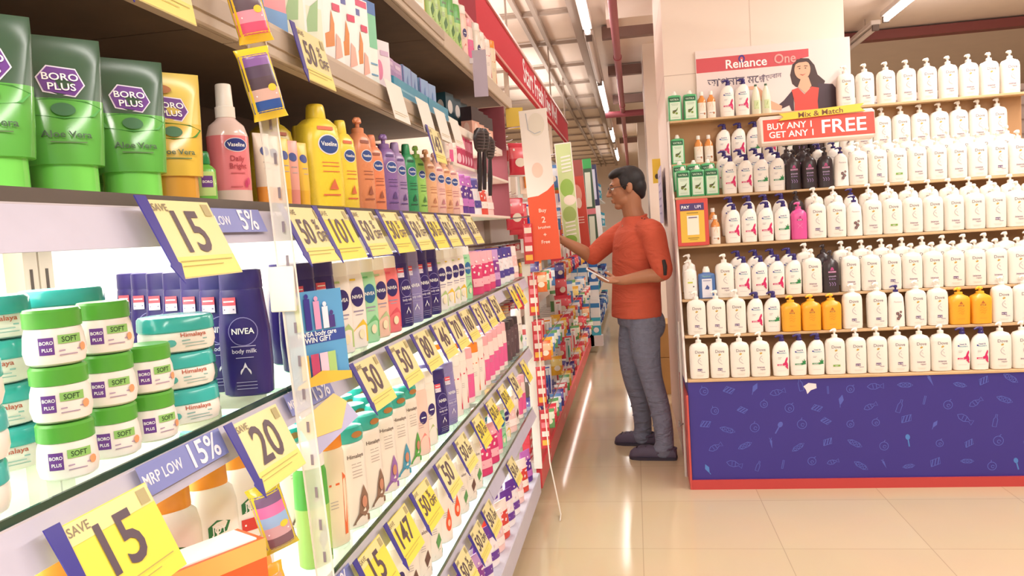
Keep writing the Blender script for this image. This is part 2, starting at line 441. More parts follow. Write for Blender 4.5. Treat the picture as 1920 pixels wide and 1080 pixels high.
def black_bottle():
    k = Kit('pump_bottle', 'black salon shampoo pump bottle with white and purple lettering', 'bottle')
    prof = [(0, .036, .026), (.003, .040, .030), (.12, .041, .031), (.15, .038, .029), (.165, .028, .023), (.172, .015, .015), (.178, .0135, .0135)]
    k.part('body', body_mesh(prof, 2.4, BLK)); k.part('pump', pump_mesh(.178, .0135, .042, BLK, -.7, -.6, .03))
    d = Decal(surf_of(prof, 2.4))
    d.poly([(-.004, .132), (.004, .132), (.010, .116), (-.010, .116)], C('c04a86')); d.rect(-.019, .019, .104, .112, C('e7a9cf')); d.text('TRESemme', 0, .1055, .0075, C('40304a'))
    d.text('smooth', 0, .082, .012, C('cfb4da')); d.text('& shine', 0, .068, .011, C('a98abf'))
    for a in (-.012, .0, .012): d.line([(a-.004, .055), (a+.003, .045), (a-.001, .036)], .0028, C('a98abf'))
    return k.part('label_print', d.mesh('label_print'))
def pink_bottle():
    k = Kit('pump_bottle', 'bright pink shampoo pump bottle', 'bottle'); m = C('e0559a', .3)
    prof = [(0, .036, .026), (.003, .040, .030), (.11, .041, .031), (.135, .040, .030), (.152, .030, .024), (.158, .016, .016), (.163, .014, .014)]
    k.part('body', body_mesh(prof, 3.2, m)); k.part('pump', pump_mesh(.163, .014, .036, m, -.8, -.4, .03))
    d = Decal(surf_of(prof, 3.2)); d.poly([(-.006, .116), (.004, .124), (.008, .114)], C('8d2f5c')); d.rect(-.014, .014, .100, .108, C('8d2f5c')); d.text('sunsilk', 0, .1015, .0075, WHT)
    d.line([(-.012, .085), (.0, .07), (.012, .085)], .002, C('f08ec0')); d.line([(-.012, .06), (.0, .075), (.012, .06)], .002, C('f08ec0'))
    return k.part('label_print', d.mesh('label_print'))
def amber_bottle():
    k = Kit('pump_bottle', 'orange yellow shampoo bottle with matching pump', 'bottle'); m = C('f3ab2e', .3)
    prof = [(0, .042, .028), (.003, .0465, .033), (.11, .049, .034), (.128, .048, .033), (.14, .040, .028), (.147, .024, .021), (.151, .019, .019)]
    k.part('body', body_mesh(prof, 4.0, m)); k.part('pump', pump_mesh(.151, .0185, .034, C('f6b932', .3), -.8, -.5, .032))
    d = Decal(surf_of(prof, 4.0)); q = C('b8642c')
    d.poly([(-.009, .104), (.0, .118), (.009, .104)], q); d.rect(-.013, .013, .092, .100, q); d.text('sunsilk', 0, .0935, .007, YEL)
    for zz, a in ((.08, .014), (.068, .016), (.056, .012)): d.line([(-a, zz), (-a*.3, zz+.005), (a*.4, zz-.004), (a, zz+.003)], .002, C('dd8a2a'))
    d.line([(-.016, .03), (.016, .03)], .0016, C('dd9330'))
    return k.part('label_print', d.mesh('label_print'))
def green_bottle():
    k = Kit('hair_oil_bottle', 'flat green olive hair oil bottle with white cap', 'bottle'); m = C('58b377', .3)
    prof = [(0, .035, .021), (.002, .038, .024), (.138, .038, .024), (.146, .034, .021), (.15, .014, .014)]
    k.part('body', body_mesh(prof, 7.0, m))
    p = MB(); p.loft([(.15, .0135, .0135), (.160, .0135, .0135), (.163, .010, .010), (.170, .009, .009), (.172, .007, .007)], W, 2, 20)
    k.part('cap', p.mesh('cap'))
    d = Decal(surf_of(prof, 7.0)); d.rect(-.034, .030, .112, .136, C('235c3c')); d.text('VATIKA', -.002, .118, .0145, C('cfe6c8'))
    d.rect(-.029, .030, .010, .108, C('dcefd8')); d.line([(-.022, .098), (.022, .098)], .003, C('a9c4a6')); d.line([(-.018, .091), (.018, .091)], .002, C('a9c4a6'))
    d.poly([(-.016, .060), (-.006, .048), (.008, .056), (.014, .074), (.004, .064)], C('4d4a22')); d.ell(-.008, .050, .008, .007, C('6c7a2a')); d.ell(.008, .044, .007, .006, C('7f9a34')); d.poly([(.004, .060), (.018, .080), (.012, .060)], C('5f8a3a'))
    d.line([(-.02, .022), (.02, .022)], .002, C('a9c4a6'))
    return k.part('label_print', d.mesh('label_print'))
def oil_bottle():
    k = Kit('hair_oil_bottle', 'small clear amber oil bottle with white cap', 'bottle')
    prof = [(0, .022, .018), (.002, .025, .021), (.075, .025, .021), (.09, .021, .018), (.102, .011, .011), (.108, .0095, .0095)]
    k.part('body', body_mesh(prof, 2.6, C('e0924e', .15), [(0, .042, C('efe2d2'))])); k.part('cap', cap_mesh(.108, .0115, .0115, .018, W))
    d = Decal(surf_of(prof, 2.6)); d.rect(-.018, .018, .018, .036, C('f3ece2')); d.text('almond', -.003, .024, .0065, C('8a5a4a')); d.ell(.012, .024, .005, .005, C('b06a3a'))
    d.line([(-.008, .055), (.004, .075), (.010, .05)], .002, C('f0c08e'))
    return k.part('label_print', d.mesh('label_print'))
def clear_bottle():
    k = Kit('shampoo_bottle', 'pale green and clear shampoo bottle with dark tip', 'bottle'); prof = [(0, .022, .018), (.003, .026, .02), (.09, .024, .019), (.13, .018, .015), (.155, .009, .009), (.16, .008, .008)]
    k.part('body', body_mesh(prof, 2.4, C('e9e8cf', .25))); k.part('cap', cap_mesh(.16, .008, .008, .012, C('4b6a50')))
    d = Decal(surf_of(prof, 2.4)); d.rect(-.014, .014, .03, .08, C('cfdca6')); d.line([(-.01, .036), (.01, .036)], .005, C('86a050')); d.line([(.0, .05), (.006, .07)], .003, C('90a85a'))
    return k.part('label_print', d.mesh('label_print'))
def flower_bottle():
    k = Kit('pump_bottle', 'white shampoo bottle with blue pump and dark flower print', 'bottle')
    prof = [(0, .036, .024), (.003, .039, .028), (.1, .038, .027), (.15, .034, .025), (.166, .026, .021), (.174, .014, .014), (.178, .0125, .0125)]
    k.part('body', body_mesh(prof, 2.8, W)); k.part('pump', pump_mesh(.178, .0125, .036, NAVYD, -.9, -.3, .034))
    d = Decal(surf_of(prof, 2.8)); d.text('Pantene', .004, .125, .012, C('c4b7b8')); g = C('6a5a5c')
    for cx, cz, r in ((.0, .07, .008), (.010, .058, .009), (.002, .045, .008), (.014, .078, .006)):
        for a in range(5): d.ell(cx+r*.7*cos(a*1.256), cz+r*.7*sin(a*1.256), r*.42, r*.42, g, 10)
        d.ell(cx, cz, r*.3, r*.3, C('c0504a'), 8)
    return k.part('label_print', d.mesh('label_print'))
def lotion_bottle():
    k = Kit('pump_bottle', 'tall white hand wash bottle with flat pump and lime print', 'bottle')
    prof = [(0, .034, .026), (.003, .037, .029), (.1, .037, .029), (.128, .034, .027), (.148, .032, .025), (.158, .02, .018), (.164, .013, .013)]
    k.part('body', body_mesh(prof, 2.4, W)); k.part('pump', pump_mesh(.164, .013, .045, W, -.95, -.2, .03))
    d = Decal(surf_of(prof, 2.4)); d.line([(-.014, .108), (.014, .108)], .006, C('bdb8a0')); d.rect(-.016, .010, .086, .094, C('c9d04e')); d.ell(.014, .068, .004, .004, INK, 10); d.line([(-.014, .04), (.014, .04)], .0025, C('c7bfb4'))
    return k.part('label_print', d.mesh('label_print'))
def blue_bottle():
    k = Kit('shampoo_bottle', 'broad blue oil bottle with pale label and white cap', 'bottle'); m = C('4a6da6', .3)
    prof = [(0, .040, .024), (.003, .0435, .027), (.12, .0435, .027), (.132, .040, .024), (.136, .022, .018), (.14, .019, .017)]
    k.part('body', body_mesh(prof, 6.0, m))
    p = MB(); p.loft([(.14, .019, .017), (.155, .018, .016), (.163, .014, .013), (.17, .012, .012)], W, 2, 20); k.part('cap', p.mesh('cap'))
    d = Decal(surf_of(prof, 6.0)); d.text('Parachute', 0, .116, .0105, C('8fc0a4')); d.rect(-.026, .026, .006, .106, C('e3e2ec')); d.line([(-.02, .096), (.02, .096)], .005, C('9d9db8')); d.poly([(-.012, .052), (.0, .074), (.012, .060), (.008, .048)], C('4a5a94'))
    return k.part('label_print', d.mesh('label_print'))
KIT = {'dv': dove('dv'), 'dp': dove('dp'), 'dg': dove('dg'), 'hm': hs('hm'), 'hg': hs('hg'), 'bk': black_bottle(), 'pk': pink_bottle(), 'oy': amber_bottle(),
       'gb': green_bottle(), 'or': oil_bottle(), 'cl': clear_bottle(), 'fl': flower_bottle(), 'lo': lotion_bottle(), 'bl': blue_bottle()}
HALF = {'dv': .0495, 'dp': .0495, 'dg': .0495, 'hm': .0425, 'hg': .0425, 'bk': .0415, 'pk': .0415, 'oy': .0495, 'gb': .0385, 'or': .0255, 'cl': .0265, 'fl': .0395, 'lo': .0375, 'bl': .044}
# ================================================================== the stepped shampoo display and what is on it
XL, XR = .236, 2.14
wood = mat('display_board', h('b98d62'), .6, noise=.12, nscale=9)
plank = mat('display_plank', h('d3ae82'), .55, noise=.1, nscale=12)
blue_m = mat('printed_blue_board', h('3b3088'), .42, noise=.05, nscale=6)
t = thing('display_stand', 'stepped wooden display stand with a printed blue front, stocked with shampoo', 'display stand', ((XL+XR)/2, 4.4, 0))
def part(name, mb, parent=t):
    o = obj(name, mb.mesh(name), parent); o.matrix_parent_inverse = Matrix.Translation(-Vector(parent.location)); return o
p = MB(); p.box(XL, XR, 4.092, 4.74, .045, .566, blue_m); part('front_panel', p)
p = MB(); p.box(XL-.004, XR, 4.078, 4.09, 0, .05, C('c0413f')); p.box(XL-.012, XL-.002, 4.08, 4.74, 0, .50, C('c8504a')); part('red_trim', p)
# pale doodles printed on the blue front
LB = C('5560b8'); LB2 = C('4f7fc4'); d = Decal(lambda x, z: 4.092)
def doodle(kind, cx, cz, s, a, m):
    def tr(pts): return [(cx+s*(x*cos(a)-z*sin(a)), cz+s*(x*sin(a)+z*cos(a))) for x, z in pts]
    w = .0032
    if kind == 'bottle': d.line(tr([(-.3, -1), (.3, -1), (.3, .2), (.12, .5), (.12, 1), (-.12, 1), (-.12, .5), (-.3, .2), (-.3, -1)]), w, m)
    elif kind == 'fruit':
        d.line(tr(ell(0, 0, .7, .7, 14)+[(.7, 0)]), w, m); d.line(tr([(0, .7), (.2, 1.05)]), w, m); d.line(tr(ell(.1, -.1, .25, .25, 8)), w, m)
    elif kind == 'spoon': d.poly(tr(ell(0, .6, .38, .5, 14)), m); d.line(tr([(0, .1), (0, -1.1)]), w*2, m)
    elif kind == 'fish':
        d.line(tr([(-1.4, 0), (-.9, .4), (-.2, .45), (.5, .1), (1.0, .4), (1.0, -.4), (.5, -.1), (-.2, -.45), (-.9, -.4), (-1.4, 0)]), w, m); d.line(tr([(-.6, .3), (-.5, -.3)]), w, m); d.line(tr([(-.1, .4), (0, -.4)]), w, m)
    elif kind == 'bread':
        for q in (-.5, 0, .5): d.line(tr([(q-.3, -.5), (q+.3, .5)]), w*1.6, m)
        d.line(tr([(-.9, -.5), (.6, -.5), (.9, .5), (-.6, .5), (-.9, -.5)]), w, m)
    elif kind == 'carrot': d.poly(tr([(-.2, .6), (.25, .6), (.05, -1)]), m); d.line(tr([(0, .6), (-.2, 1.1)]), w, m); d.line(tr([(0, .6), (.2, 1.1)]), w, m)
    elif kind == 'stick': d.line(tr([(-.12, -.8), (.12, -.8), (.12, .8), (-.12, .8), (-.12, -.8)]), w, m)
    elif kind == 'pod':
        d.line(tr([(-1.2, 0), (-.6, .35), (.6, .35), (1.2, 0), (.6, -.35), (-.6, -.35), (-1.2, 0)]), w, m)
        for q in (-.6, 0, .6): d.line(tr(ell(q, 0, .22, .22, 8)+[(q+.22, 0)]), w, m)
    elif kind == 'leaf': d.poly(tr([(0, 1), (.4, .2), (.1, -.6), (-.1, -.6), (-.4, .2)]), m); d.line(tr([(0, -.6), (.1, -1.1)]), w, m)
kinds = ['fruit', 'bread', 'leaf', 'fish', 'bottle', 'stick', 'fruit', 'fish', 'pod', 'carrot', 'pod', 'bread', 'pod', 'fruit', 'spoon', 'fruit', 'bread', 'fruit']
rnd = random.Random(11); i = 0
for r, z in enumerate((.52, .43, .33, .23, .12)):
    x = XL+.08+(r % 2)*.05
    while x < XR-.05:
        kd = kinds[i % len(kinds)]; i += 1
        d.k = 0
        doodle(kd, x, z+rnd.uniform(-.02, .02), rnd.uniform(.024, .034), rnd.uniform(-.6, .6), LB2 if kd in ('spoon', 'leaf') and r > 2 else LB)
        x += rnd.uniform(.105, .15)
d.k = 0
d.poly([(.81, .528), (.835, .545), (.872, .540), (.874, .517), (.845, .507), (.828, .488), (.822, .510)], C('f0e2e4'))
o = obj('printed_pattern', d.mesh('printed_pattern'), t); o.matrix_parent_inverse = Matrix.Translation(-Vector(t.location))
def shelf(z, y0, y1=4.74, x0=XL, name='step_shelf', th=.013):
    p = MB(); p.box(x0, XR, y0, y1, z-th, z, plank, .002); part(name, p)
shelf(.58, 4.085); shelf(.80, 4.162); shelf(.985, 4.232); shelf(1.268, 4.322); shelf(1.537, 4.462); shelf(1.735, 4.652); shelf(1.985, 4.652)
def riser(z0, z1, y): 
    p = MB(); p.box(XL+.004, XR-.004, y, y+.06, z0, z1-.001, wood); part('riser', p)
riser(.985, 1.015, 4.297); riser(1.268, 1.308, 4.387); riser(1.537, 1.575, 4.567)
p = MB()
for z0, z1, y in ((.58, .787, 4.30), (.80, .972, 4.36), (1.0, 1.255, 4.46), (1.30, 1.524, 4.60), (1.57, 1.722, 4.64), (1.735, 1.972, 4.733)):
    p.box(XL+.002, XR-.002, y, y+.010, z0, z1, wood)
part('back_board', p)
white_side = C('eadfd8', .5)
p = MB(); pts = [(4.10, .566), (4.18, .80), (4.25, .985), (4.335, 1.268), (4.475, 1.537), (4.66, 1.735), (4.66, 1.985), (4.744, 1.985), (4.744, .566)]
n = len(pts); vs = [(XL-.002, y, z) for y, z in pts]+[(XL-.012, y, z) for y, z in pts]
tri = tessellate_polygon([[Vector((y, z, 0)) for y, z in pts]])
p.add(vs, [tuple(a) for a in tri]+[tuple(n+q for q in a[::-1]) for a in tri]+[(k, (k+1) % n, n+(k+1) % n, n+k) for k in range(n)], white_side); part('side_panel', p)
p = MB(); p.tube([(XL-.02, 4.30, .0), (XL-.02, 4.30, .86)], .008, C('cfc6c0'), 8); p.tube([(XL-.02, 4.30, .30), (XL-.045, 4.27, .29), (XL-.045, 4.27, .32)], .005, C('8a8480'), 8); part('side_post', p)

ROWS = {
    'T': (4.70, 1.985, 'gb:0.271 gb:0.359 or:0.425 or:0.478 hm:0.567 hm:0.650 cl:0.729 cl:0.785 dv:1.215 dv:1.319 dv:1.431 dv:1.539 dv:1.647 dv:1.753 dv:1.859 dv:1.964 dv:2.068'),
    'R6': (4.694, 1.735, 'gb:0.276 or:0.395 or:0.453 hm:0.535 hm:0.616 hg:0.695 hm:0.776 hg:0.857 bk:0.940 bk:1.022 hg:1.106 fl:1.19 dv:1.278 dv:1.376 dv:1.475 dv:1.574 dv:1.673 dv:1.772 dv:1.871 dv:1.97 dv:2.069'),
    'R5b': (4.60, 1.575, 'gb:0.276 gb:0.355 gb:0.433 hm:0.518 hm:0.602 hg:0.687 hm:0.776 bk:0.866 bk:0.952 fl:1.034 fl:1.115 dv:1.207 dv:1.306 dv:1.405 dv:1.504 dv:1.602 dv:1.700 dv:1.8 dv:1.9 dv:2.0 dv:2.1'),
    'R5f': (4.50, 1.537, 'gb:0.286 gb:0.364 gb:0.441 hm:0.537 hm:0.622 hg:0.708 hg:0.793 bk:0.877 bk:0.960 bk:1.043 fl:1.124 dv:1.213 dp:1.312 dg:1.411 dv:1.51 dv:1.609 dv:1.708 dv:1.807 dp:1.906 dv:2.005 dv:2.104'),
    'R4b': (4.42, 1.308, 'or:0.432 hm:0.518 hm:0.616 hm:0.702 hg:0.787 bk:0.869 dp:0.963 dp:1.052 fl:1.129 dv:1.22 dv:1.325 dv:1.428 dv:1.53 dv:1.632 dv:1.733 dv:1.833 dv:1.932 dv:2.03'),
    'R4f': (4.355, 1.268, 'or:0.436 hm:0.527 hm:0.613 hm:0.698 hg:0.783 pk:0.868 dp:0.960 dp:1.049 fl:1.132 dv:1.219 dg:1.319 dv:1.419 dv:1.522 dv:1.623 dv:1.725 dp:1.825 dv:1.925 dv:2.025'),
    'R3b': (4.332, 1.015, 'lo:0.285 hm:0.536 hm:0.626 hm:0.712 hg:0.797 dv:0.89 bk:0.982 dv:1.075 dg:1.175 dv:1.274 dv:1.373 dv:1.472 dv:1.571 dv:1.67 dv:1.769 dv:1.868 dv:1.967 dv:2.066'),
    'R3f': (4.262, .985, 'lo:0.285 bl:0.369 dv:0.463 hm:0.556 hm:0.642 hm:0.728 hg:0.813 dv:0.907 bk:1.000 dv:1.097 dv:1.197 dp:1.297 dv:1.397 dv:1.497 dp:1.597 dv:1.697 dv:1.797 dv:1.897'),
    'R2': (4.195, .80, 'dp:0.303 dp:0.405 dp:0.507 hm:0.602 hg:0.688 oy:0.779 oy:0.879 oy:0.979 dp:1.083 dp:1.202 fl:1.295 dp:1.389 dp:1.490 oy:1.591 oy:1.69 dp:1.79 dp:1.89 dp:1.99'),
    'R1': (4.13, .58, 'dp:0.301 dp:0.405 dv:0.507 dv:0.609 hm:0.710 hg:0.797 hg:0.884 dg:0.977 dp:1.078 dp:1.178 dp:1.278 dv:1.378 dv:1.478 hm:1.57 hm:1.656 dv:1.75 dv:1.85 dv:1.95 dp:2.05'),
}
ROWNAME = {'T': 'topmost step', 'R6': 'narrow step under the topmost', 'R5b': "fifth step's raised back row", 'R5f': "fifth step's front row", 'R4b': "fourth step's raised back row",
           'R4f': "fourth step's front row", 'R3b': "third step's raised back row", 'R3f': "third step's front row", 'R2': 'second step up', 'R1': 'lowest step above the blue board'}
SHORT = {'dv': 'cream grey-print pump bottle', 'dp': 'cream purple-print pump bottle', 'dg': 'cream green-print pump bottle', 'hm': 'blue-pump magenta-print bottle', 'hg': 'blue-pump green-print bottle', 'bk': 'black pump bottle',
         'pk': 'bright pink pump bottle', 'oy': 'orange yellow pump bottle', 'gb': 'flat green olive-oil bottle', 'or': 'small amber oil bottle', 'cl': 'pale clear shampoo bottle', 'fl': 'flower-print blue-pump bottle', 'lo': 'tall white hand-wash bottle', 'bl': 'broad blue oil bottle'}
rnd = random.Random(5)
for rk, (Y, z, items) in ROWS.items():
    prev = -1
    for j, it in enumerate(items.split()):
        kd, x = it.split(':'); x = float(x)
        x = max(x, prev+HALF[kd]+.0005); prev = x+HALF[kd]
        if x > XR-.05: continue
        place(KIT[kd], (x, Y+rnd.uniform(-.002, .002), z+.0004), rnd.uniform(-.05, .05), '%s, %s from the aisle on the %s' % (SHORT[kd], ordn(j), ROWNAME[rk]), 'bottles on the ' + ROWNAME[rk], scale=(1.0, 1.0, 1.25) if kd == 'or' else 1.0)

# promotion light box
t = thing('promotion_sign', 'red BUY ANY 1 GET ANY 1 FREE sign box fixed to the bottle display', 'sign', (.965, 4.30, 1.85), (R(-4), 0, 0))
p = MB(); p.box(-.29, .29, 0, .07, -.078, .075, C('f4e2d6', .4), .012)
obj('box', p.mesh('box'), t)
d = Decal(); d.rect(-.268, .285, -.058, .055, C('e0503f'))
d.text('BUY ANY 1', -.135, .002, .046, WHT, 1.02); d.text('GET ANY 1', -.128, -.042, .046, WHT, 1.02); d.text('FREE', .135, -.036, .098, WHT, 1.12)
obj('red_face', d.mesh('red_face'), t)
p = MB(); p.prism([(-.19, .044), (-.165, .062), (-.185, .080), (.235, .100), (.215, .080), (.24, .060)], -.012, -.004, C('f6cf3e')); 
d = Decal(lambda x, z: -.012); d.text('Mix & Match', .02, .056, .038, C('7a4a2a'), 1.15, .045)
o = obj('yellow_ribbon', p.mesh('yellow_ribbon'), t); obj('lettering', d.mesh('lettering'), o)
for s in (-.2, .2):
    p = MB(); p.box(s-.01, s+.01, .07, .20, .02, .035, C('cabdb4')); obj('bracket', p.mesh('bracket'), t)

# red framed payment notice hung on the display's edge
t = thing('payment_notice', 'red framed yellow payment notice at the aisle edge of the display', 'sign', (.315, 4.31, 1.395), (R(-3), 0, 0))
p = MB(); p.box(-.083, .083, 0, .012, -.127, .125, C('d2463c'), .003); obj('frame', p.mesh('frame'), t)
d = Decal(); d.rect(-.064, .062, .064, .102, C('4a3570')); d.text('PAY', -.035, .074, .024, WHT); d.text('UPI', .03, .074, .024, C('e6dcf4')); d.rect(-.064, .062, -.108, .062, C('e6b93a')); d.rect(-.03, .032, -.068, .036, C('f3ead8'))
d.line([(-.03, .05), (.03, .05)], .006, C('a8862a')); d.line([(-.028, -.085), (.03, -.085)], .005, C('a8862a')); d.line([(-.02, -.094), (.022, -.094)], .003, C('a8862a')); d.rect(-.022, .024, .022, .028, C('7a6a90'))
obj('printed_sheet', d.mesh('printed_sheet'), t)

# poster on the column
t = thing('poster', 'white and red loyalty poster with a dark-haired woman in red, on the column', 'poster', (.83, 4.752, 2.16))
p = MB(); p.box(-.425, .43, -.006, .004, -.22, .225, C('efe0dc', .5)); obj('sheet', p.mesh('sheet'), t)
d = Decal(lambda x, z: -.006); d.poly([(-.422, .098), (-.422, .180), (.205, .180), (.205, .135), (.16, .128), (.11, .098)], C('d5545c'))
o = obj('red_band', d.mesh('red_band'), t)
d = Decal(lambda x, z: -.0075); d.text('Reliance', -.14, .110, .070, WHT); d.text('One', .075, .113, .075, C('f4a9a4'), .9); d.ell(-.165, .158, .018, .022, C('4a3a8c')); d.ell(-.165, .156, .010, .013, C('d5545c')); d.line([(-.165, .135), (-.165, .156)], .006, WHT)
obj('logo_lettering', d.mesh('logo_lettering'), o)
d = Decal(lambda x, z: -.006); d.text('\u0986\u09aa\u09a8\u09be\u09b0 \u09ae\u09cb', -.20, .015, .062, C('6c5f70')); d.text('\u09ae\u09c1\u09b2\u09cd\u09af\u09ac\u09be\u09a8', -.01, .03, .036, C('8a7c8c'), 1, .08)
obj('bengali_lettering', d.mesh('bengali_lettering'), t)
d = Decal(lambda x, z: -.0062); SK = C('e9b495'); HR = C('4a3230'); JK = C('4a3540')
d.poly([(.10, .04), (.115, .10), (.16, .130), (.205, .125), (.235, .085), (.25, .03), (.29, -.01), (.27, -.06), (.20, -.04), (.13, -.03), (.11, -.01)], HR)
d.poly([(.115, -.20), (.115, -.04), (.06, -.10), (.02, -.13), (.035, -.15), (.09, -.13)], JK)
d.poly([(.24, -.19), (.25, -.02), (.33, -.03), (.365, -.08), (.40, -.16), (.36, -.20), (.30, -.19)], JK)
d.poly([(-.17, -.005), (-.09, -.002), (-.06, -.03), (-.02, -.09), (.05, -.13), (.045, -.155), (-.03, -.14), (-.08, -.07), (-.10, -.025), (-.16, -.018)], SK)
d.poly([(.14, -.03), (.16, .02), (.20, .02), (.215, -.03), (.18, -.07)], SK)
d.ell(.168, .065, .044, .056, SK)
d.poly([(.115, .09), (.14, .125), (.19, .125), (.222, .09), (.19, .108), (.15, .106)], HR)
d.poly([(.105, -.045), (.14, -.035), (.175, -.075), (.215, -.035), (.255, -.045), (.245, -.12), (.25, -.21), (.115, -.21), (.12, -.12)], C('df4f44'))
d.ell(.153, .072, .005, .003, HR, 8); d.ell(.185, .072, .005, .003, HR, 8); d.poly([(.150, .042), (.169, .036), (.188, .042), (.169, .031)], C('c2534e'))
d.line([(.140, .083), (.158, .085)], .003, HR); d.line([(.178, .085), (.197, .083)], .003, HR)
obj('printed_woman', d.mesh('printed_woman'), t)
# ================================================================== the long cosmetics gondola: three lit bays and the red oral-care bay
steel = mat('shelf_enamel', h('c9b8a6'), .5, noise=.05, nscale=14)
steel_dk = mat('shelf_underside_shade', h('6e5d4e'), .7, noise=.25, nscale=16)  # patterned brown, darkened to hold the shade beneath the upper shelves
back_w = mat('back_panel_white', h('f7f1ea'), .5)
back_d = mat('back_panel_shade', h('7d6a5c'), .7, noise=.1, nscale=8)  # brown puts the shadow above the lotion shelf into the panel colour
glass = glassy('shelf_glass', (.86, .96, .91), .22)
gedge = mat('glass_edge', h('2e4a3c'), .15)
lav = mat('price_rail_print', h('c3bfd2'), .4, noise=.08, nscale=20)
railc = mat('price_rail_clear', h('d9d2dc'), .25)
led_m = mat('shelf_led', (1, .97, .93), .4, emit=2.5)
ledge_m = mat('base_ledge', h('c8c3d2'), .4, noise=.08, nscale=40)
kick_m = mat('recess_shade', h('4d4038'), .7)  # dark colour stands in for the shadow below the base ledge
LEV = {'A': .18, 'B': .52, 'C': .83, 'D': 1.18, 'E': 1.47, 'F': 1.775, 'G': 2.10}
def bay(label, y0, y1, lit=True, upper=True, red=False):
    t = thing('shelving_bay', label, 'shelving unit', (-.8, (y0+y1)/2, 0))
    def part(name, mb, par=t):
        o = obj(name, mb.mesh(name), par)
        o.matrix_parent_inverse = Matrix.Translation(-Vector(t.location)) if par is t else Matrix()
        return o
    g = .002; a, b = y0+g, y1-g
    p = MB(); p.box(-1.02, -1.0, a, b, .02, 1.46, back_w); p.box(-1.02, -1.0, a, b, 1.46, 2.72, back_d); part('back_panel', p)
    p = MB(); p.box(-1.0, -.532, a, b, .075, .18, ledge_m, .004); part('base_ledge', p)
    p = MB(); p.box(-1.0, -.62, a, b, 0, .075, kick_m); part('kick_plate', p)
    for y in (a, b-.03):
        p = MB(); p.box(-1.0, -.965, y, y+.03, .18, 2.72, steel)
        for k in range(24): p.box(-.9648, -.9642, y+.012, y+.018, .25+k*.1, .29+k*.1, kick_m)
        part('upright', p)
    for L in 'BCD':
        z = LEV[L]
        p = MB(); p.box(-.995, -.5535, a, b, z-.008, z, glass); p.box(-.5535, -.55, a, b, z-.008, z, gedge)
        o = part('glass_shelf', p)
        p = MB(); p.add([(-.549, a, z-.010), (-.549, b, z-.010), (-.532, b, z-.052), (-.532, a, z-.052)], [(0, 1, 2, 3)], lav); p.box(-.552, -.549, a, b, z-.054, z-.008, railc)
        part('price_rail', p)
        for k in (0, 1):
            yy = a+.06+k*(b-a-.14); p = MB(); p.box(-.995, -.62, yy, yy+.004, z-.045, z-.009, steel); part('bracket', p)
    if upper == 2:
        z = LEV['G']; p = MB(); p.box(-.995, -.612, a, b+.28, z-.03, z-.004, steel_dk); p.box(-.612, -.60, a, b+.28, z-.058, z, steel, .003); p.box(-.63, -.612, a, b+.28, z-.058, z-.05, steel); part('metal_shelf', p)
    elif upper:
        z = LEV['E']; p = MB(); p.box(-.995, -.551, a, b, z-.022, z, steel); p.box(-.551, -.548, a, b, z-.014, z, C('5d544e')); part('metal_shelf', p)
        p = MB(); p.add([(-.547, a, z-.016), (-.547, b, z-.016), (-.530, b, z-.06), (-.530, a, z-.06)], [(0, 1, 2, 3)], lav); p.box(-.551, -.548, a, b, z-.06, z-.014, railc); part('price_rail', p)
        for L, xf in (('F', -.578), ('G', -.60)):
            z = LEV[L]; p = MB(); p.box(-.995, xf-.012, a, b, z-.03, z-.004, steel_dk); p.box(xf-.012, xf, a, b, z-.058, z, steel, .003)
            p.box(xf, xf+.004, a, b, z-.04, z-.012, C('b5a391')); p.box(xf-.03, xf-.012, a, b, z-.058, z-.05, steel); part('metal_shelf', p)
    for L, w in (('E', 1), ('D', .8), ('C', .7), ('B', .6)):
        if not lit or (L == 'E' and upper == 2): continue
        z = LEV[L]-(.024 if L == 'E' else .010); n = MB(); n.box(-.985, -.965, a+.04, b-.04, z-.016, z-.002, led_m); part('shelf_light', n)
        area_light('shelf_light_glow', (-.80, (a+b)/2, z-.006), .26, b-a-.1, 3.4*w*(b-a))
    return t
bay('lit cosmetics bay with jars and gel tubes, on the camera side of the clear strip', -.06, 1.14)
bay('lit cosmetics bay with the yellow lotions, just past the clear strip', 1.14, 2.62)
bay3 = bay('lit cosmetics bay beside the hanging orange banner', 2.62, 3.84, upper=2)
# printed discounts on the price rails
pr = C('e9e6f2')
def rail_print(y, z, s='15%', size=.05):
    d = Decal(); d.rect(-.085, .085, -.047, -.012, C('7f86c4')); d.text('MRP LOW', -.045, -.036, .018, pr, .9); d.text(s, .04, -.043, .042, pr)
    t = thing('rail_label', 'lavender %s label on the price rail of the %s' % (s, z[1]), 'label', (-.546, y, z[0]), (R(-21), 0, pi/2)); 
    obj('lettering', d.mesh('lettering'), t); return t
rail_print(.99, (1.468, 'shelf of gel tubes'), '5%'); rail_print(.83, (1.185, 'shelf of jars'), '15%'); 
rail_print(1.19, (1.185, 'shelf of jars and the clear strip'), '15%'); rail_print(1.22, (.835, 'teal-capped bottles'), '5%')

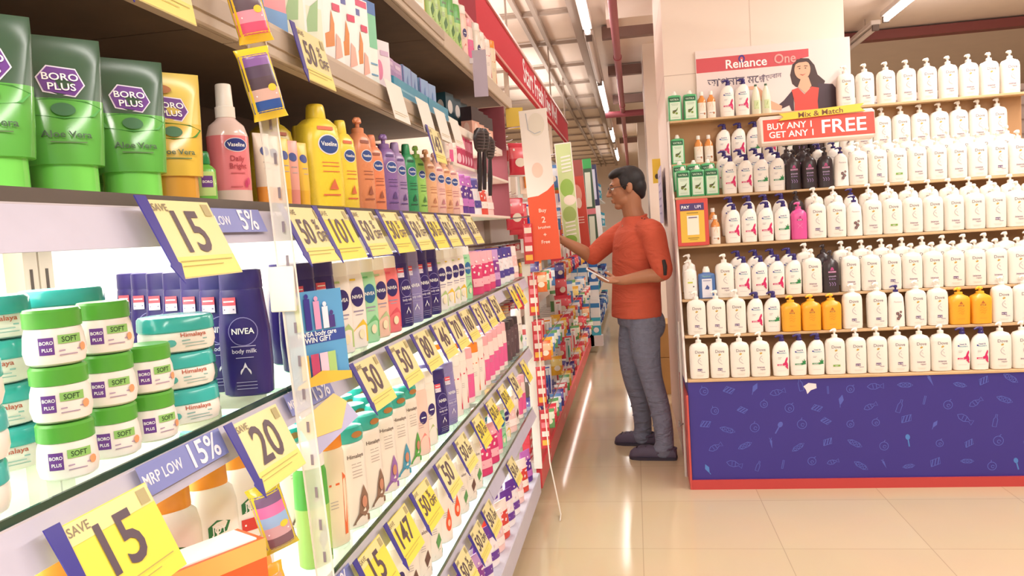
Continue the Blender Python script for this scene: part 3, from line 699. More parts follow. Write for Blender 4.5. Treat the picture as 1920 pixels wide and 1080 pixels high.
# --- price cards
YC = C('ebdfa4', .35); YB = C('f4e054', .35); NUM = C('5b4a55'); ARW = C('3b3591', .35)
def card_kit(txt, bright=False, off=False, white=False):
    k = Kit('price_card', '', 'price card'); base = C('efe9e2') if white else (YB if bright else YC)
    p = MB(); p.box(-.066, .066, 0, .0012, -.098, 0, base)
    d = Decal()
    if bright: d.rect(-.065, .065, -.022, -.001, C('ecdf9c'))
    elif not white: d.rect(-.065, .065, -.097, -.072, C('efe07c'))
    if not white: d.text('SAVE', -.042, -.014, .013, C('8d7f66')); d.rect(.045, .060, -.020, -.004, C('b5a878'))
    d.line([(-.055, -.078), (.055, -.078)], .0012, C('b8a75c')); d.line([(-.055, -.084), (.03, -.084)], .001, C('b8a75c'))
    k.part('card', p.mesh('card')); k.part('small_print', d.mesh('small_print'))
    d = Decal(step=.0003, base=.001)
    if off: d.text(txt, -.02, -.064, .06, NUM, .82); d.text('%', .026, -.040, .026, NUM); d.text('OFF', .036, -.062, .026, NUM)
    elif txt: d.text(txt, 0, -.066, .075 if len(txt) < 3 else .066, NUM, .95)
    if txt: k.part('number_lettering', d.mesh('number_lettering'))
    if not white:
        p = MB(); p.prism([(-.078, .004), (-.058, .004), (-.060, -.078), (-.056, -.080), (-.066, -.104), (-.077, -.082), (-.074, -.079)], -.0015, .0, ARW)
        k.part('blue_arrow', p.mesh('blue_arrow'))
    return k
CARDS = {}
def card(txt, y, lev, xf, label, bright=False, off=False, white=False, tilt=-24):
    key = (txt, bright, off, white)
    if key not in CARDS: CARDS[key] = card_kit(*key)
    return place(CARDS[key], (xf, y, lev), pi/2, label, 'price cards on the shelf edges', R(tilt))
zE, zD, zC, zB = 1.462, 1.174, .824, .514
card('15', .847, zE, -.527, 'large cream price card reading 15, under the clear gel tubes')
for y, s, br, off, lb in ((1.187, '50', 0, 1, 'cream 50% OFF price card behind the clear strip, on the lotion shelf edge'), (1.315, '101', 1, 0, 'bright yellow price card reading 101, under the tall yellow lotions'),
        (1.468, '50', 0, 1, 'cream 50% OFF price card just beyond the 101 card'), (1.636, '50', 1, 1, 'yellow 50% OFF price card under the orange lotions'), (1.808, '50', 0, 1, 'cream 50% OFF price card under the purple lotion'),
        (1.969, '50', 1, 1, 'yellow 50% OFF price card under the green lotion'), (2.124, '50', 0, 1, 'cream 50% OFF card under the peach pump lotion'), (2.281, '50', 0, 1, 'cream 50% OFF card under the pale pink pump lotion'), (2.462, '50', 0, 1, 'cream 50% OFF card at the far end of the lotion shelf edge')):
    card(s, y, zE, -.527, lb, bool(br), bool(off))
card('20', .985, zD, -.528, 'large cream price card reading 20, under the stacked jars')
for y, s, br, off, lb in ((1.428, '50', 0, 0, 'cream price card reading 50, first beyond the blue leaflet'), (1.638, '50', 0, 0, 'cream price card reading 50, next to the 80 card'), (1.822, '80', 0, 0, 'cream price card reading 80'+', under the pink body lotion'),
        (1.994, '46', 0, 0, 'cream price card reading 46, under the navy body lotions'), (2.147, '70', 0, 0, 'cream price card reading 70, beside the 100 card'), (2.306, '100', 0, 0, 'cream price card reading 100, under the white lotions'),
        (2.485, '51', 0, 0, 'cream price card beyond the 100 card, under the mint lotion'), (2.628, '50', 0, 0, 'cream price card before the bright pink pouches'), (2.786, '50', 0, 0, 'cream price card under the bright pink pouches'),
        (3.223, '2', 1, 0, 'yellow price card under the white and blue packs, camera side'), (3.401, '2', 1, 0, 'yellow price card under the white and blue packs, banner side')):
    card(s, y, zD, -.528, lb, bool(br), bool(off))
for y, s, br, off, lb in ((.675, '15', 1, 0, 'bright yellow price card reading 15, beside the orange carton'), (1.372, '15', 1, 0, 'yellow price card reading 15, low under the teal-capped bottles'), (1.546, '147', 1, 0, 'bright yellow price card reading 147'+' on the low shelf edge'),
        (1.727, '50', 1, 1, 'yellow 50% OFF card beside the 147 card'), (1.939, '50', 0, 0, 'cream price card reading 50, under the pale pink bottle on the third shelf'), (2.15, '50', 0, 1, 'cream 50% OFF card under the low navy bottle'),
        (2.387, '50', 1, 1, 'yellow 50% OFF card under the white bottles, first of three'), (2.616, '50', 1, 1, 'yellow 50% OFF card under the orange-capped bottle, second of three'), (2.857, '50', 1, 1, 'yellow 50% OFF card under the pink-striped bottles, third of three'),
        (3.1, '50', 0, 0, 'cream price card before the dark bottles on the third shelf'), (3.42, '2', 1, 0, 'small yellow price card under the dark bottles on the third shelf')):
    card(s, y, zC if y > 1 else 1.16, -.528, lb, bool(br), bool(off))
for y, lb in ((1.87, 'lowest shelf edge, first in view'), (2.063, 'lowest shelf edge, second in view'), (2.26, 'lowest shelf edge, third in view'), (2.45, 'lowest shelf edge, fourth in view'), (2.95, 'lowest shelf edge, alone before the purple packs')):
    card('50', y, zB, -.528, 'cream 50% OFF card on the ' + lb, False, True)
card('', .895, 1.79, -.56, 'big cream card in a clear holder hanging from the upper shelf, over the gel tubes', tilt=-8)
for y, s, lb in ((1.375, '50', 'pale 50% OFF card with violet side below the white cartons'), (1.88, '', 'blank white card on the upper shelf edge below the pink box'), (2.148, '', 'second white card on the upper shelf edge, under the blue tray'), (2.342, '', 'third white card on the upper shelf edge, under the blue tray'), (2.53, '', 'last white card on the upper shelf edge, end of the blue tray')):
    card(s, y, 1.785, -.566, lb, False, bool(s), not s, -12)
card('143', 2.165, 1.705, -.545, 'cream price card reading 143, hanging below a white card', tilt=-12)
# lavender back of a card that sticks out from the top shelf, seen edge on to the aisle
t = thing('shelf_flag', 'lavender flag card sticking out from the top shelf edge', 'flag card', (-.59, 3.05, 2.07), (0, 0, R(8)))
p = MB(); p.box(0, .055, -.001, .001, -.13, .05, C('b9a9bd')); obj('card', p.mesh('card'), t)
p = MB(); p.box(-.02, .004, -.004, .004, .0, .02, C('d8d0d8')); obj('clip', p.mesh('clip'), t)
t = thing('price_ticket', 'small yellow ticket hanging at the end of the top shelf', 'price ticket', (-.585, 4.05, 2.045), (0, 0, R(20)))
p = MB(); p.box(-.04, .05, -.001, .001, -.11, .0, C('d9b93a')); obj('ticket', p.mesh('ticket'), t)
d = Decal(); d.ell(.0, -.055, .028, .03, C('b8a02e')); d.text('2', 0, -.07, .045, C('6a5a20')); obj('number_lettering', d.mesh('number_lettering'), t)

# --- clear merchandising strip with sachets, and its holder plate
strip_m = glassy('clear_strip', (.97, .93, .88), .55)
t = thing('merchandising_strip', 'clear slotted plastic strip hanging in front of the shelves, with sachets clipped on', 'display strip', (.022, 1.085, 0))
p = MB(); path = [(-.585, 2.10), (-.569, 1.80), (-.552, 1.54), (-.541, 1.245), (-.524, .883), (-.518, .70)]
vs = []; 
for x, z in path: vs += [(x, -.0, z), (x+.027, .004, z)]
p.add(vs, [(2*i, 2*i+1, 2*i+3, 2*i+2) for i in range(len(path)-1)], strip_m)
for dx in (0, .027): p.tube([(x+dx, .002, z) for x, z in path], .0014, C('efe4da', .25), 6)
obj('strip', p.mesh('strip'), t)
p = MB()
for k in range(26):
    z = .78+k*.05
    for i in range(len(path)-1):
        if path[i+1][1] <= z <= path[i][1]:
            u = (path[i][1]-z)/(path[i][1]-path[i+1][1]); x = path[i][0]+(path[i+1][0]-path[i][0])*u
    p.box(x+.016, x+.020, -.0022, -.0012, z-.008, z+.008, C('8d7f88'))
obj('slot_pattern', p.mesh('slot_pattern'), t)
p = MB(); p.box(-.558, -.518, -.008, -.004, 1.305, 1.372, C('efe8de', .3), .0015); obj('holder_plate', p.mesh('holder_plate'), t)
def sachet(loc, wd, ht, bands, end, label, rz):
    t = thing('sachet_pack', label, 'sachet pack', loc, (R(4), R(-13), rz), 'sachet packs on the clear strip'); t.scale = (1.2, 1.2, 1.0)
    prof = [(0, wd*.5, .001), (ht*.05, wd*.48, .004), (ht*.12, wd*.45, .012), (ht*.5, wd*.46, .014), (ht*.88, wd*.45, .012), (ht*.95, wd*.48, .004), (ht, wd*.5, .001)]
    p = MB(); p.loft(prof, C(end, .25), 2.2, 24); obj('wrapper', p.mesh('wrapper'), t)
    d = Decal(surf_of(prof, 2.2)); n = len(bands)
    for i, c in enumerate(bands): d.k = 0; d.rect(-wd*.44, wd*.44, ht*(.1+.8*i/n), ht*(.1+.8*(i+1)/n), C(c, .25))
    d.ell(wd*.2, ht*.42, wd*.12, wd*.12, C('e8c840')); d.line([(-wd*.3, ht*.33), (wd*.3, ht*.33)], .002, C('f0e0ea'))
    obj('printed_bands', d.mesh('printed_bands'), t)
sachet((-.506, 1.07, 1.585), .042, .10, ['33559c', 'd8b0a4', '5a4852', '5c4a5e', '8b62a4'], 'f0d040', 'purple, grey and blue striped sachet on the clear strip above the lotions', R(38))
sachet((-.511, 1.055, 1.69), .042, .10, ['e05a7a', 'f39aac', '6a5862', '70606a', '7a6a72'], 'f2c63a', 'pink and grey sachet at the top of the clear strip', R(38))
sachet((-.502, .985, .985), .040, .10, ['7a5a66', 'c8a0a8', '94b4dc', 'd878ae', '7a6288'], 'd4c232', 'pink and blue striped sachet on the strip beside the 20 card', R(40))
sachet((-.502, .972, .875), .040, .10, ['3f6496', '54446a', 'b26cc0', '6a3a62', 'd8a878'], 'e8b23a', 'purple striped sachet lowest on the clear strip', R(40))
t = thing('leaflet', 'blue promotional leaflet with bottles printed on it, hanging at the clear strip', 'leaflet', (-.506, 1.168, 1.178), (R(-3), 0, R(63)))
p = MB(); p.box(-.052, .062, 0, .002, 0, .150, C('5d9fd0')); obj('sheet', p.mesh('sheet'), t)
d = Decal(); d.rect(-.051, .061, .066, .085, C('3a4f9c')); d.text('NIVEA body care', .004, .078, .011, WHT); d.text('WIN GIFT', .004, .068, .012, WHT)
for x, c, hh in ((-.03, 'b7d24c', .035), (-.012, '3b3591', .05), (.006, 'e8a0c8', .045), (.022, 'e9e4f2', .035), (.034, '4a3a80', .02)): d.rect(x-.006, x+.006, .088, .088+hh, C(c)); d.ell(x, .088+hh+.004, .004, .004, C(c), 10)
d.ell(-.038, .138, .009, .009, C('e8eef6')); 
for x, c in ((-.03, 'd8b24c'), (-.01, 'c04a70'), (.008, 'e6c8dc'), (.024, 'a8c87a')): d.rect(x-.008, x+.008, .012, .05, C(c))
d.poly([(-.05, 0), (.061, 0), (.061, .012), (.0, .022), (-.05, .005)], C('e6bb4a')); obj('printed_picture', d.mesh('printed_picture'), t)
t = thing('tray_flap', 'yellow and lavender cardboard flap under the blue leaflet', 'flap', (-.508, 1.16, 1.128), (R(-30), 0, R(70)))
p = MB(); p.prism([(-.05, 0), (.05, .03), (.07, .01), (.03, -.03), (-.045, -.03)], 0, .002, C('e3bb58')); obj('flap', p.mesh('flap'), t)
p = MB(); p.prism([(-.045, -.03), (.03, -.03), (.07, .01), (.08, -.02), (-.05, -.06)], .001, .003, C('a9a3c4')); obj('flap_lining', p.mesh('flap_lining'), t)

# red fascia sign over the gondola
t = thing('fascia_sign', 'long red fascia sign with white lettering above the gondola', 'sign', (-.80, 6.6, 2.54))
p = MB(); p.box(-.04, 0, -5.2, 3.9, 0, .262, C('cf4650', .85, spec=.15)); obj('panel', p.mesh('panel'), t)
p = MB(); p.box(.0, .012, -5.2, 3.9, .25, .272, C('f3d4cc', .3)); p.box(0, .008, -5.2, 3.9, -.012, .002, C('e9a49c')); obj('edge_trim', p.mesh('edge_trim'), t)
p = MB(); p.box(0, .003, -5.2, -2.28, .0, .25, C('a53b48', .8, spec=.15)); obj('dark_panel', p.mesh('dark_panel'), t)
d = Decal(); d.text('Start Fresh Live Well', .1, .055, .26, WHT, 1.25); o = obj('lettering', d.mesh('lettering'), t, (.0005, .9, 0), (0, 0, pi/2))
for y in (-4, -1, 2, 3.8):
    p = MB(); p.tube([(-.02, y, .27), (-.02, y, CEIL-2.54)], .008, rail_m, 8); obj('hanger', p.mesh('hanger'), t)
    p = MB(); p.box(-.06, -.03, y-.02, y+.02, -.34, .03, steel); obj('support', p.mesh('support'), t)
# ================================================================== goods in the lit bays
def bottle(name, desc, prof, n, body, cap, bands=(), cat='bottle', capname='cap'):
    k = Kit(name, desc, cat); k.prof = prof; k.n = n
    k.part('body', body_mesh(prof, n, body, bands))
    if cap is not None: k.part(capname, cap)
    return k
def lab(k, fn):
    d = Decal(surf_of(k.prof, k.n)); fn(d); k.part('label_print', d.mesh('label_print')); return k
def navy_lotion(col, name='navy'):
    prof = [(0, .032, .020), (.003, .036, .0225), (.05, .038, .024), (.10, .037, .0235), (.135, .033, .021), (.158, .031, .020), (.161, .030, .0195)]
    k = bottle('lotion_bottle', name, prof, 2.8, C(col, .25), cap_mesh(.161, .031, .020, .029, C(col, .3), 2.8, .96))
    def f(d):
        d.line(ell(.003, .098, .021, .021, 26)+[(.024, .098)], .0012, C('8d86c0')); d.text('NIVEA', .003, .0945, .0125, WHT, .95)
        d.text('body milk', .003, .066, .009, C('d8d4ea')); d.line([(-.016, .076), (.02, .076)], .0012, C('b9b4da')); d.line([(-.010, .059), (.016, .059)], .001, C('b9b4da'))
        d.poly([(.003, .052)]+[(.003+.008*sin(a), .036-.008*cos(a)) for a in [.35*q-1.95+3.14 for q in range(12)]], C('e8e6f2'))
        for z in (.022, .017, .012): d.line([(-.012, z), (.018, z)], .001, C('a9a4ce'))
        d.rect(-.024, -.004, .138, .150, C('e65a6a')); d.rect(-.024, -.004, .126, .138, C('ded6e6'))
        d.line([(-.022, .132), (-.006, .132)], .002, C('7a6a90')); d.line([(-.022, .144), (-.006, .144)], .002, WHT)
    return lab(k, f)
def oval_lotion(body, cap, low, desc, oval='34286e', top=None):
    prof = [(0, .030, .019), (.003, .033, .0215), (.06, .0335, .022), (.12, .0325, .0215), (.148, .030, .020), (.155, .027, .019)]
    k = bottle('lotion_bottle', desc, prof, 2.6, C(body, .3), cap_mesh(.155, .0275, .0195, .028, C(cap, .3), 2.6, .94))
    def f(d):
        d.ell(0, .108, .018, .021, C(oval)); d.text('NIVEA', 0, .1045, .0105, WHT)
        d.line([(-.014, .078), (.014, .078)], .003, C('9a8fa8')); d.line([(-.010, .071), (.010, .071)], .002, C('b0a6b8'))
        d.poly([(-.022, .012), (.024, .012), (.024, .046), (.010, .060), (-.004, .050), (-.022, .034)], C(low)); d.ell(.004, .030, .008, .010, C('f3e6c4'))
        d.line([(-.018, .144), (-.004, .144)], .004, C(top or low))
    return lab(k, f)
def herbal(low):
    prof = [(0, .031, .021), (.003, .034, .024), (.08, .0345, .0245), (.16, .0335, .024), (.17, .031, .0225), (.173, .028, .02)]
    k = bottle('lotion_bottle', 'cream body lotion bottle with teal flip cap', prof, 2.4, C('efe3d6', .3), None)
    p = MB(); p.loft([(.173, .031, .0225), (.176, .033, .0245), (.195, .034, .026), (.203, .031, .024), (.206, .02, .015)], C('38b2a6', .25), 2.2, 28); 
    m = p.mesh('cap'); k.part('cap', m)
    d = Decal(lambda x, z: -.0262); d.ell(.004, .189, .013, .0065, C('b0763e')); k.part('cap_badge', d.mesh('cap_badge'))
    def f(d):
        d.text('Himalaya', 0, .142, .011, C('6a5a55'))
        for z in (.130, .124, .116, .110, .104): d.line([(-.012, z), (.012, z)], .0014, C('b3a59c'))
        d.poly([(-.004, .03), (.012, .02), (.026, .03), (.024, .06), (.012, .085), (.002, .06)], C(low)); d.ell(.012, .05, .007, .012, C('c98a70')); d.poly([(-.02, .008), (.026, .008), (.026, .02), (-.004, .03)], C(low))
    return lab(k, f)
def wide_jar():
    prof = [(0, .040, .036), (.003, .046, .041), (.015, .049, .044), (.030, .0485, .0435), (.036, .046, .041)]
    k = bottle('cream_jar', 'wide white cream jar with glossy teal lid', prof, 2.6, C('f3ece4', .3), None, cat='jar')
    p = MB(); p.loft([(.034, .0475, .0425), (.036, .0492, .0442), (.055, .0485, .0435), (.059, .046, .041), (.060, .04, .036)], C('3fb3ae', .18), 2.6, 36); k.part('lid', p.mesh('lid'))
    def f(d):
        d.poly([(-.046, .036), (-.02, .036), (-.012, .020), (-.026, .010), (-.046, .012)], C('7cc9c4')); d.ell(-.018, .017, .007, .006, C('58b4b0'))
        d.text('Himalaya', .012, .026, .0095, C('c0604a')); d.line([(-.004, .020), (.030, .020)], .002, C('8fb8b4')); d.line([(-.004, .015), (.026, .015)], .0016, C('a0c0bc')); d.line([(.0, .010), (.030, .010)], .0014, C('a0c0bc'))
    return lab(k, f)
def soft_jar():
    prof = [(0, .031, .031), (.003, .036, .036), (.015, .039, .039), (.035, .037, .037), (.044, .034, .034)]
    k = bottle('cream_jar', 'white cold cream jar with green lid', prof, 2.2, C('f4ece6', .3), None, cat='jar')
    p = MB(); p.loft([(.044, .0345, .0345), (.045, .0365, .0365), (.063, .0365, .0365), (.066, .034, .034)], C('58a83c', .3), 2, 36); k.part('lid', p.mesh('lid'))
    def f(d):
        d.rect(-.025, -.008, .014, .034, C('6a3a90')); d.text('BORO', -.0165, .026, .0055, WHT); d.text('PLUS', -.0165, .018, .0055, WHT)
        d.rect(-.003, .026, .026, .036, C('8fc26a')); d.text('SOFT', .0115, .028, .0085, C('2f4a2a')); d.line([(-.003, .018), (.026, .018)], .0016, C('b39ab4')); d.line([(-.003, .013), (.020, .013)], .0014, C('b39ab4')); d.ell(.028, .020, .004, .005, C('e8a070'), 10)
    return lab(k, f)
def dark_jar():
    prof = [(0, .032, .032), (.004, .037, .037), (.02, .039, .039), (.036, .036, .036), (.040, .034, .034)]
    k = bottle('cream_jar', 'dark green clear gel jar with teal lid', prof, 2.0, C('4f7a72', .12), None, cat='jar')
    p = MB(); p.loft([(.040, .035, .035), (.041, .037, .037), (.056, .037, .037), (.059, .034, .034)], C('2f8f88', .2), 2, 32); k.part('lid', p.mesh('lid'))
    return lab(k, lambda d: (d.line([(-.02, .026), (.02, .026)], .004, C('8fb0a0')), d.line([(-.016, .016), (.014, .016)], .002, C('7a9a8c'))))
def gel_tube(col, cap, top, desc, leaf):
    prof = [(0, .026, .021), (.002, .028, .023), (.03, .028, .023), (.0305, .034, .026), (.06, .036, .024), (.10, .038, .016), (.14, .0395, .005), (.155, .040, .0015), (.168, .040, .0012)]
    k = Kit('gel_tube', desc, 'tube'); k.prof = prof; k.n = 2.3
    k.part('body', body_mesh(prof[3:], 2.3, C(col, .15), [(.10, .17, C(top, .2))])); k.part('cap', body_mesh(prof[:4], 2.3, C(cap, .12)))
    def f(d):
        d.poly([(-.018, .122), (-.008, .136), (.016, .134), (.022, .116), (.012, .102), (-.014, .106)], C('e9dff0')); d.poly([(-.0165, .122), (-.0075, .1345), (.0152, .1325), (.0205, .116), (.0115, .1035), (-.0128, .1075)], C('6a3a8e'))
        d.text('BORO', .002, .120, .011, WHT); d.text('PLUS', .002, .109, .011, WHT)
        d.poly([(-.032, .094), (-.01, .100), (.02, .098), (.034, .092), (.026, .082), (.0, .078), (-.026, .082)], C(leaf)); d.ell(.0, .088, .010, .007, C('2a6a3a'))
        d.text('Aloe Vera', .0, .058, .010, C('3a5a3a')); d.line([(-.014, .053), (.016, .053)], .0014, C('5a7a4a'))
        if leaf == '4a8a3a': d.ell(-.006, .145, .012, .006, C('a8683a')); d.ell(-.02, .112, .006, .010, C('8a4a5a'))
    return lab(k, f)
def spray():
    prof = [(0, .027, .022), (.002, .030, .024), (.018, .030, .024), (.019, .030, .024), (.10, .0305, .0245), (.116, .026, .021), (.124, .016, .016), (.128, .013, .013)]
    k = bottle('body_spray', 'pink serum spray bottle with tall white cap', prof, 2.2, C('e8828a', .2), None, [(0, .0185, C('d9c3b8', .15)), (.105, .13, C('ecd2cc', .15))], capname='spray_cap')
    p = MB(); p.loft([(.128, .0145, .0145), (.144, .0145, .0145), (.145, .0125, .0125), (.176, .0115, .0115), (.178, .0105, .0105)], W, 2, 24); k.part('spray_cap', p.mesh('spray_cap'))
    def f(d):
        d.ell(.002, .086, .018, .0105, C('f0eef4')); d.ell(.002, .086, .0168, .0095, C('2c3a86')); d.text('Vaseline', .002, .0835, .0082, WHT)
        d.text('Daily', .002, .062, .011, C('a8404a')); d.text('Bright', .002, .051, .011, C('a8404a')); d.line([(-.01, .044), (.012, .044)], .0016, C('c05a62'))
        d.ell(.013, .028, .003, .006, C('c03a66'), 8); d.ell(.017, .032, .003, .006, C('d04a76'), 8); d.line([(-.012, .024), (.006, .024)], .0014, C('c05a62'))
    return lab(k, f)
def small_green():
    prof = [(0, .016, .014), (.002, .018, .016), (.045, .018, .016), (.05, .014, .013), (.053, .01, .01)]
    k = bottle('toner_bottle', 'little green toner bottle with dark green cap', prof, 2.4, C('6cbf4a', .2), cap_mesh(.053, .012, .012, .018, C('2a8a4c', .2), 2, .85))
    return lab(k, lambda d: (d.rect(-.012, .012, .008, .042, C('bfe08a')), d.rect(-.008, .008, .020, .036, C('6a3a8e')), d.text('BORO', 0, .026, .005, WHT)))
def slim_tube(col, low, desc):
    prof = [(0, .012, .011), (.03, .013, .012), (.08, .015, .009), (.11, .0165, .004), (.118, .017, .001)]
    k = bottle('slim_tube', desc, prof, 2.2, C(col, .3), None, [(0, .031, C(low, .3))], cat='tube')
    return lab(k, lambda d: (d.ell(0, .088, .009, .008, C('2c3a86')), d.line([(-.006, .07), (.006, .07)], .002, C('a89a9a')), d.line([(-.005, .06), (.006, .06)], .0014, C('b8aaaa'))))
def vaseline(col, desc, hgt=.15, w=.034, pump=False, strap='d8704a'):
    d_ = w*.68
    prof = [(0, w*.9, d_*.9), (.003, w*.98, d_), (hgt*.3, w, d_*1.02), (hgt*.75, w*.97, d_), (hgt*.92, w*.86, d_*.9), (hgt*.985, w*.56, d_*.7), (hgt, w*.44, d_*.6)]
    cm = pump_mesh(hgt, w*.42, .035, C(col, .3), -.9, -.3, .02) if pump else cap_mesh(hgt, w*.42, d_*.58, .028, C(col, .28), 2, .8)
    k = bottle('lotion_bottle', desc, prof, 2.7, C(col, .28), cm, capname='pump' if pump else 'cap')
    def f(d):
        d.ell(0, hgt*.70, w*.55, w*.42, C('eceaf2')); d.ell(0, hgt*.70, w*.50, w*.37, C('2c4a90')); d.text('Vaseline', 0, hgt*.685, w*.25, WHT)
        d.rect(-w*.5, w*.3, hgt*.86, hgt*.90, C(strap)); 
        for z in (.50, .46, .40): d.line([(-w*.45, hgt*z), (w*.45, hgt*z)], .0016, C(strap))
        d.line([(-w*.5, hgt*.14), (w*.4, hgt*.14)], .003, C(strap)); d.poly([(-w*.2, hgt*.2), (w*.1, hgt*.32), (w*.3, hgt*.2)], C(strap))
    return lab(k, f)
def joy():
    prof = [(0, .033, .022), (.003, .036, .025), (.10, .037, .026), (.15, .036, .025), (.165, .032, .023), (.170, .026, .02)]
    k = bottle('lotion_bottle', 'white cream-lotion bottle with orange cap', prof, 2.6, C('f8f3ee', .3), cap_mesh(.17, .027, .021, .032, C('f2a23e', .25), 2.4, .92))
    def f(d):
        d.poly([(-.012, .118), (.012, .122), (.018, .132), (.0, .136), (-.012, .130)], C('2f7a4a')); d.text('JOY', .002, .122, .011, WHT)
        d.rect(-.014, .026, .098, .112, C('d8403a')); d.line([(-.01, .105), (.02, .105)], .002, WHT); d.ell(.010, .05, .016, .022, C('f3b05a')); d.line([(-.012, .088), (.02, .088)], .0016, C('b0a0a0'))
    return lab(k, f)
def tall_lotion(body, cap, mark, desc, hgt=.20, shape='stripe', caph=.035, bands=()):
    prof = [(0, .028, .02), (.003, .031, .0225), (hgt*.5, .0315, .023), (hgt*.78, .030, .022), (hgt*.83, .027, .02)]
    k = bottle('lotion_bottle', desc, prof, 2.5, C(body, .3), cap_mesh(hgt*.83, .0285, .0215, caph, C(cap, .25), 2.4, .93), bands)
    def f(d):
        if shape == 'stripe': d.poly([(.010, .02), (.018, .02), (.022, .13), (.013, .14)], C(mark)); d.line([(-.018, .12), (.004, .12)], .004, C(mark))
        elif shape == 'drop': d.ell(.004, .055, .013, .024, C(mark)); d.poly([(-.007, .066), (.004, .10), (.015, .066)], C(mark)); d.ell(.004, .055, .006, .010, C('f3c0a8'))
        elif shape == 'ovals': d.ell(.0, .10, .014, .017, C('34286e')); d.line([(-.008, .10), (.008, .10)], .003, WHT); d.poly([(-.02, .01), (.022, .01), (.02, .04), (.0, .06), (-.018, .036)], C(mark))
        elif shape == 'leaf':
            d.text('aloe', 0, .12, .014, C('8a7a80')); d.poly([(-.016, .012), (.022, .012), (.022, .024), (.006, .03)], C(mark)); d.poly([(.0, .03), (.016, .05), (.006, .075), (-.008, .052)], C(mark))
        elif shape == 'pink': d.rect(-.026, .026, .02, .10, C(mark)); d.line([(-.02, .115), (.02, .115)], .004, C('c06a80'))
        for z in (.088, .082, .076): d.line([(-.018, z), (-.002, z)], .0013, C('b0a4a8'))
    return lab(k, f)
def pouch(col, col2, desc):
    prof = [(0, .042, .022), (.004, .045, .025), (.05, .046, .022), (.11, .045, .012), (.14, .045, .004), (.155, .045, .0015)]
    k = Kit('wipes_pouch', desc, 'pouch'); k.prof = prof; k.n = 2.4
    k.part('wrapper', body_mesh(prof, 2.4, C(col, .3), [(.10, .16, C(col2, .3))]))
    def f(d):
        rr = random.Random(3)
        for q in range(9): d.ell(rr.uniform(-.03, .03), rr.uniform(.07, .13), .006, .004, C('f6dfe2'), 10)
        d.rect(-.03, .03, .03, .06, C(col2)); d.line([(-.02, .045), (.02, .045)], .005, C(col))
    return lab(k, f)
def carton(w, dp, hg, col, prints, desc, name='carton'):
    k = Kit(name, desc, 'carton'); p = MB(); p.box(-w/2, w/2, -dp/2, dp/2, 0, hg, C(col, .35), .001); k.part('box', p.mesh('box'))
    d = Decal(lambda x, z: -dp/2)
    for pr_ in prints:
        if pr_[0] == 'r': d.rect(w*pr_[1], w*pr_[2], hg*pr_[3], hg*pr_[4], C(pr_[5]))
        elif pr_[0] == 'e': d.ell(w*pr_[1], hg*pr_[2], w*pr_[3], hg*pr_[4], C(pr_[5]))
        elif pr_[0] == 't': d.text(pr_[1], w*pr_[2], hg*pr_[3], hg*pr_[4], C(pr_[5]))
        elif pr_[0] == 'p': d.poly([(w*a, hg*b) for a, b in pr_[1]], C(pr_[2]))
    k.part('front_print', d.mesh('front_print'))
    # the end of the carton repeats its colours
    d = Decal(lambda x, z: -w/2)
    for pr_ in prints:
        if pr_[0] == 'r': d.rect(dp*pr_[1], dp*pr_[2], hg*pr_[3], hg*pr_[4], C(pr_[5]))
        elif pr_[0] == 'e': d.ell(dp*pr_[1], hg*pr_[2], dp*pr_[3], hg*pr_[4], C(pr_[5]))
        elif pr_[0] == 'p': d.poly([(dp*a, hg*b) for a, b in pr_[1]], C(pr_[2]))
    for v in range(len(d.mb.v)):
        x, y, z = d.mb.v[v]; d.mb.v[v] = (y, -x, z)
    k.part('end_print', d.mesh('end_print'))
    return k
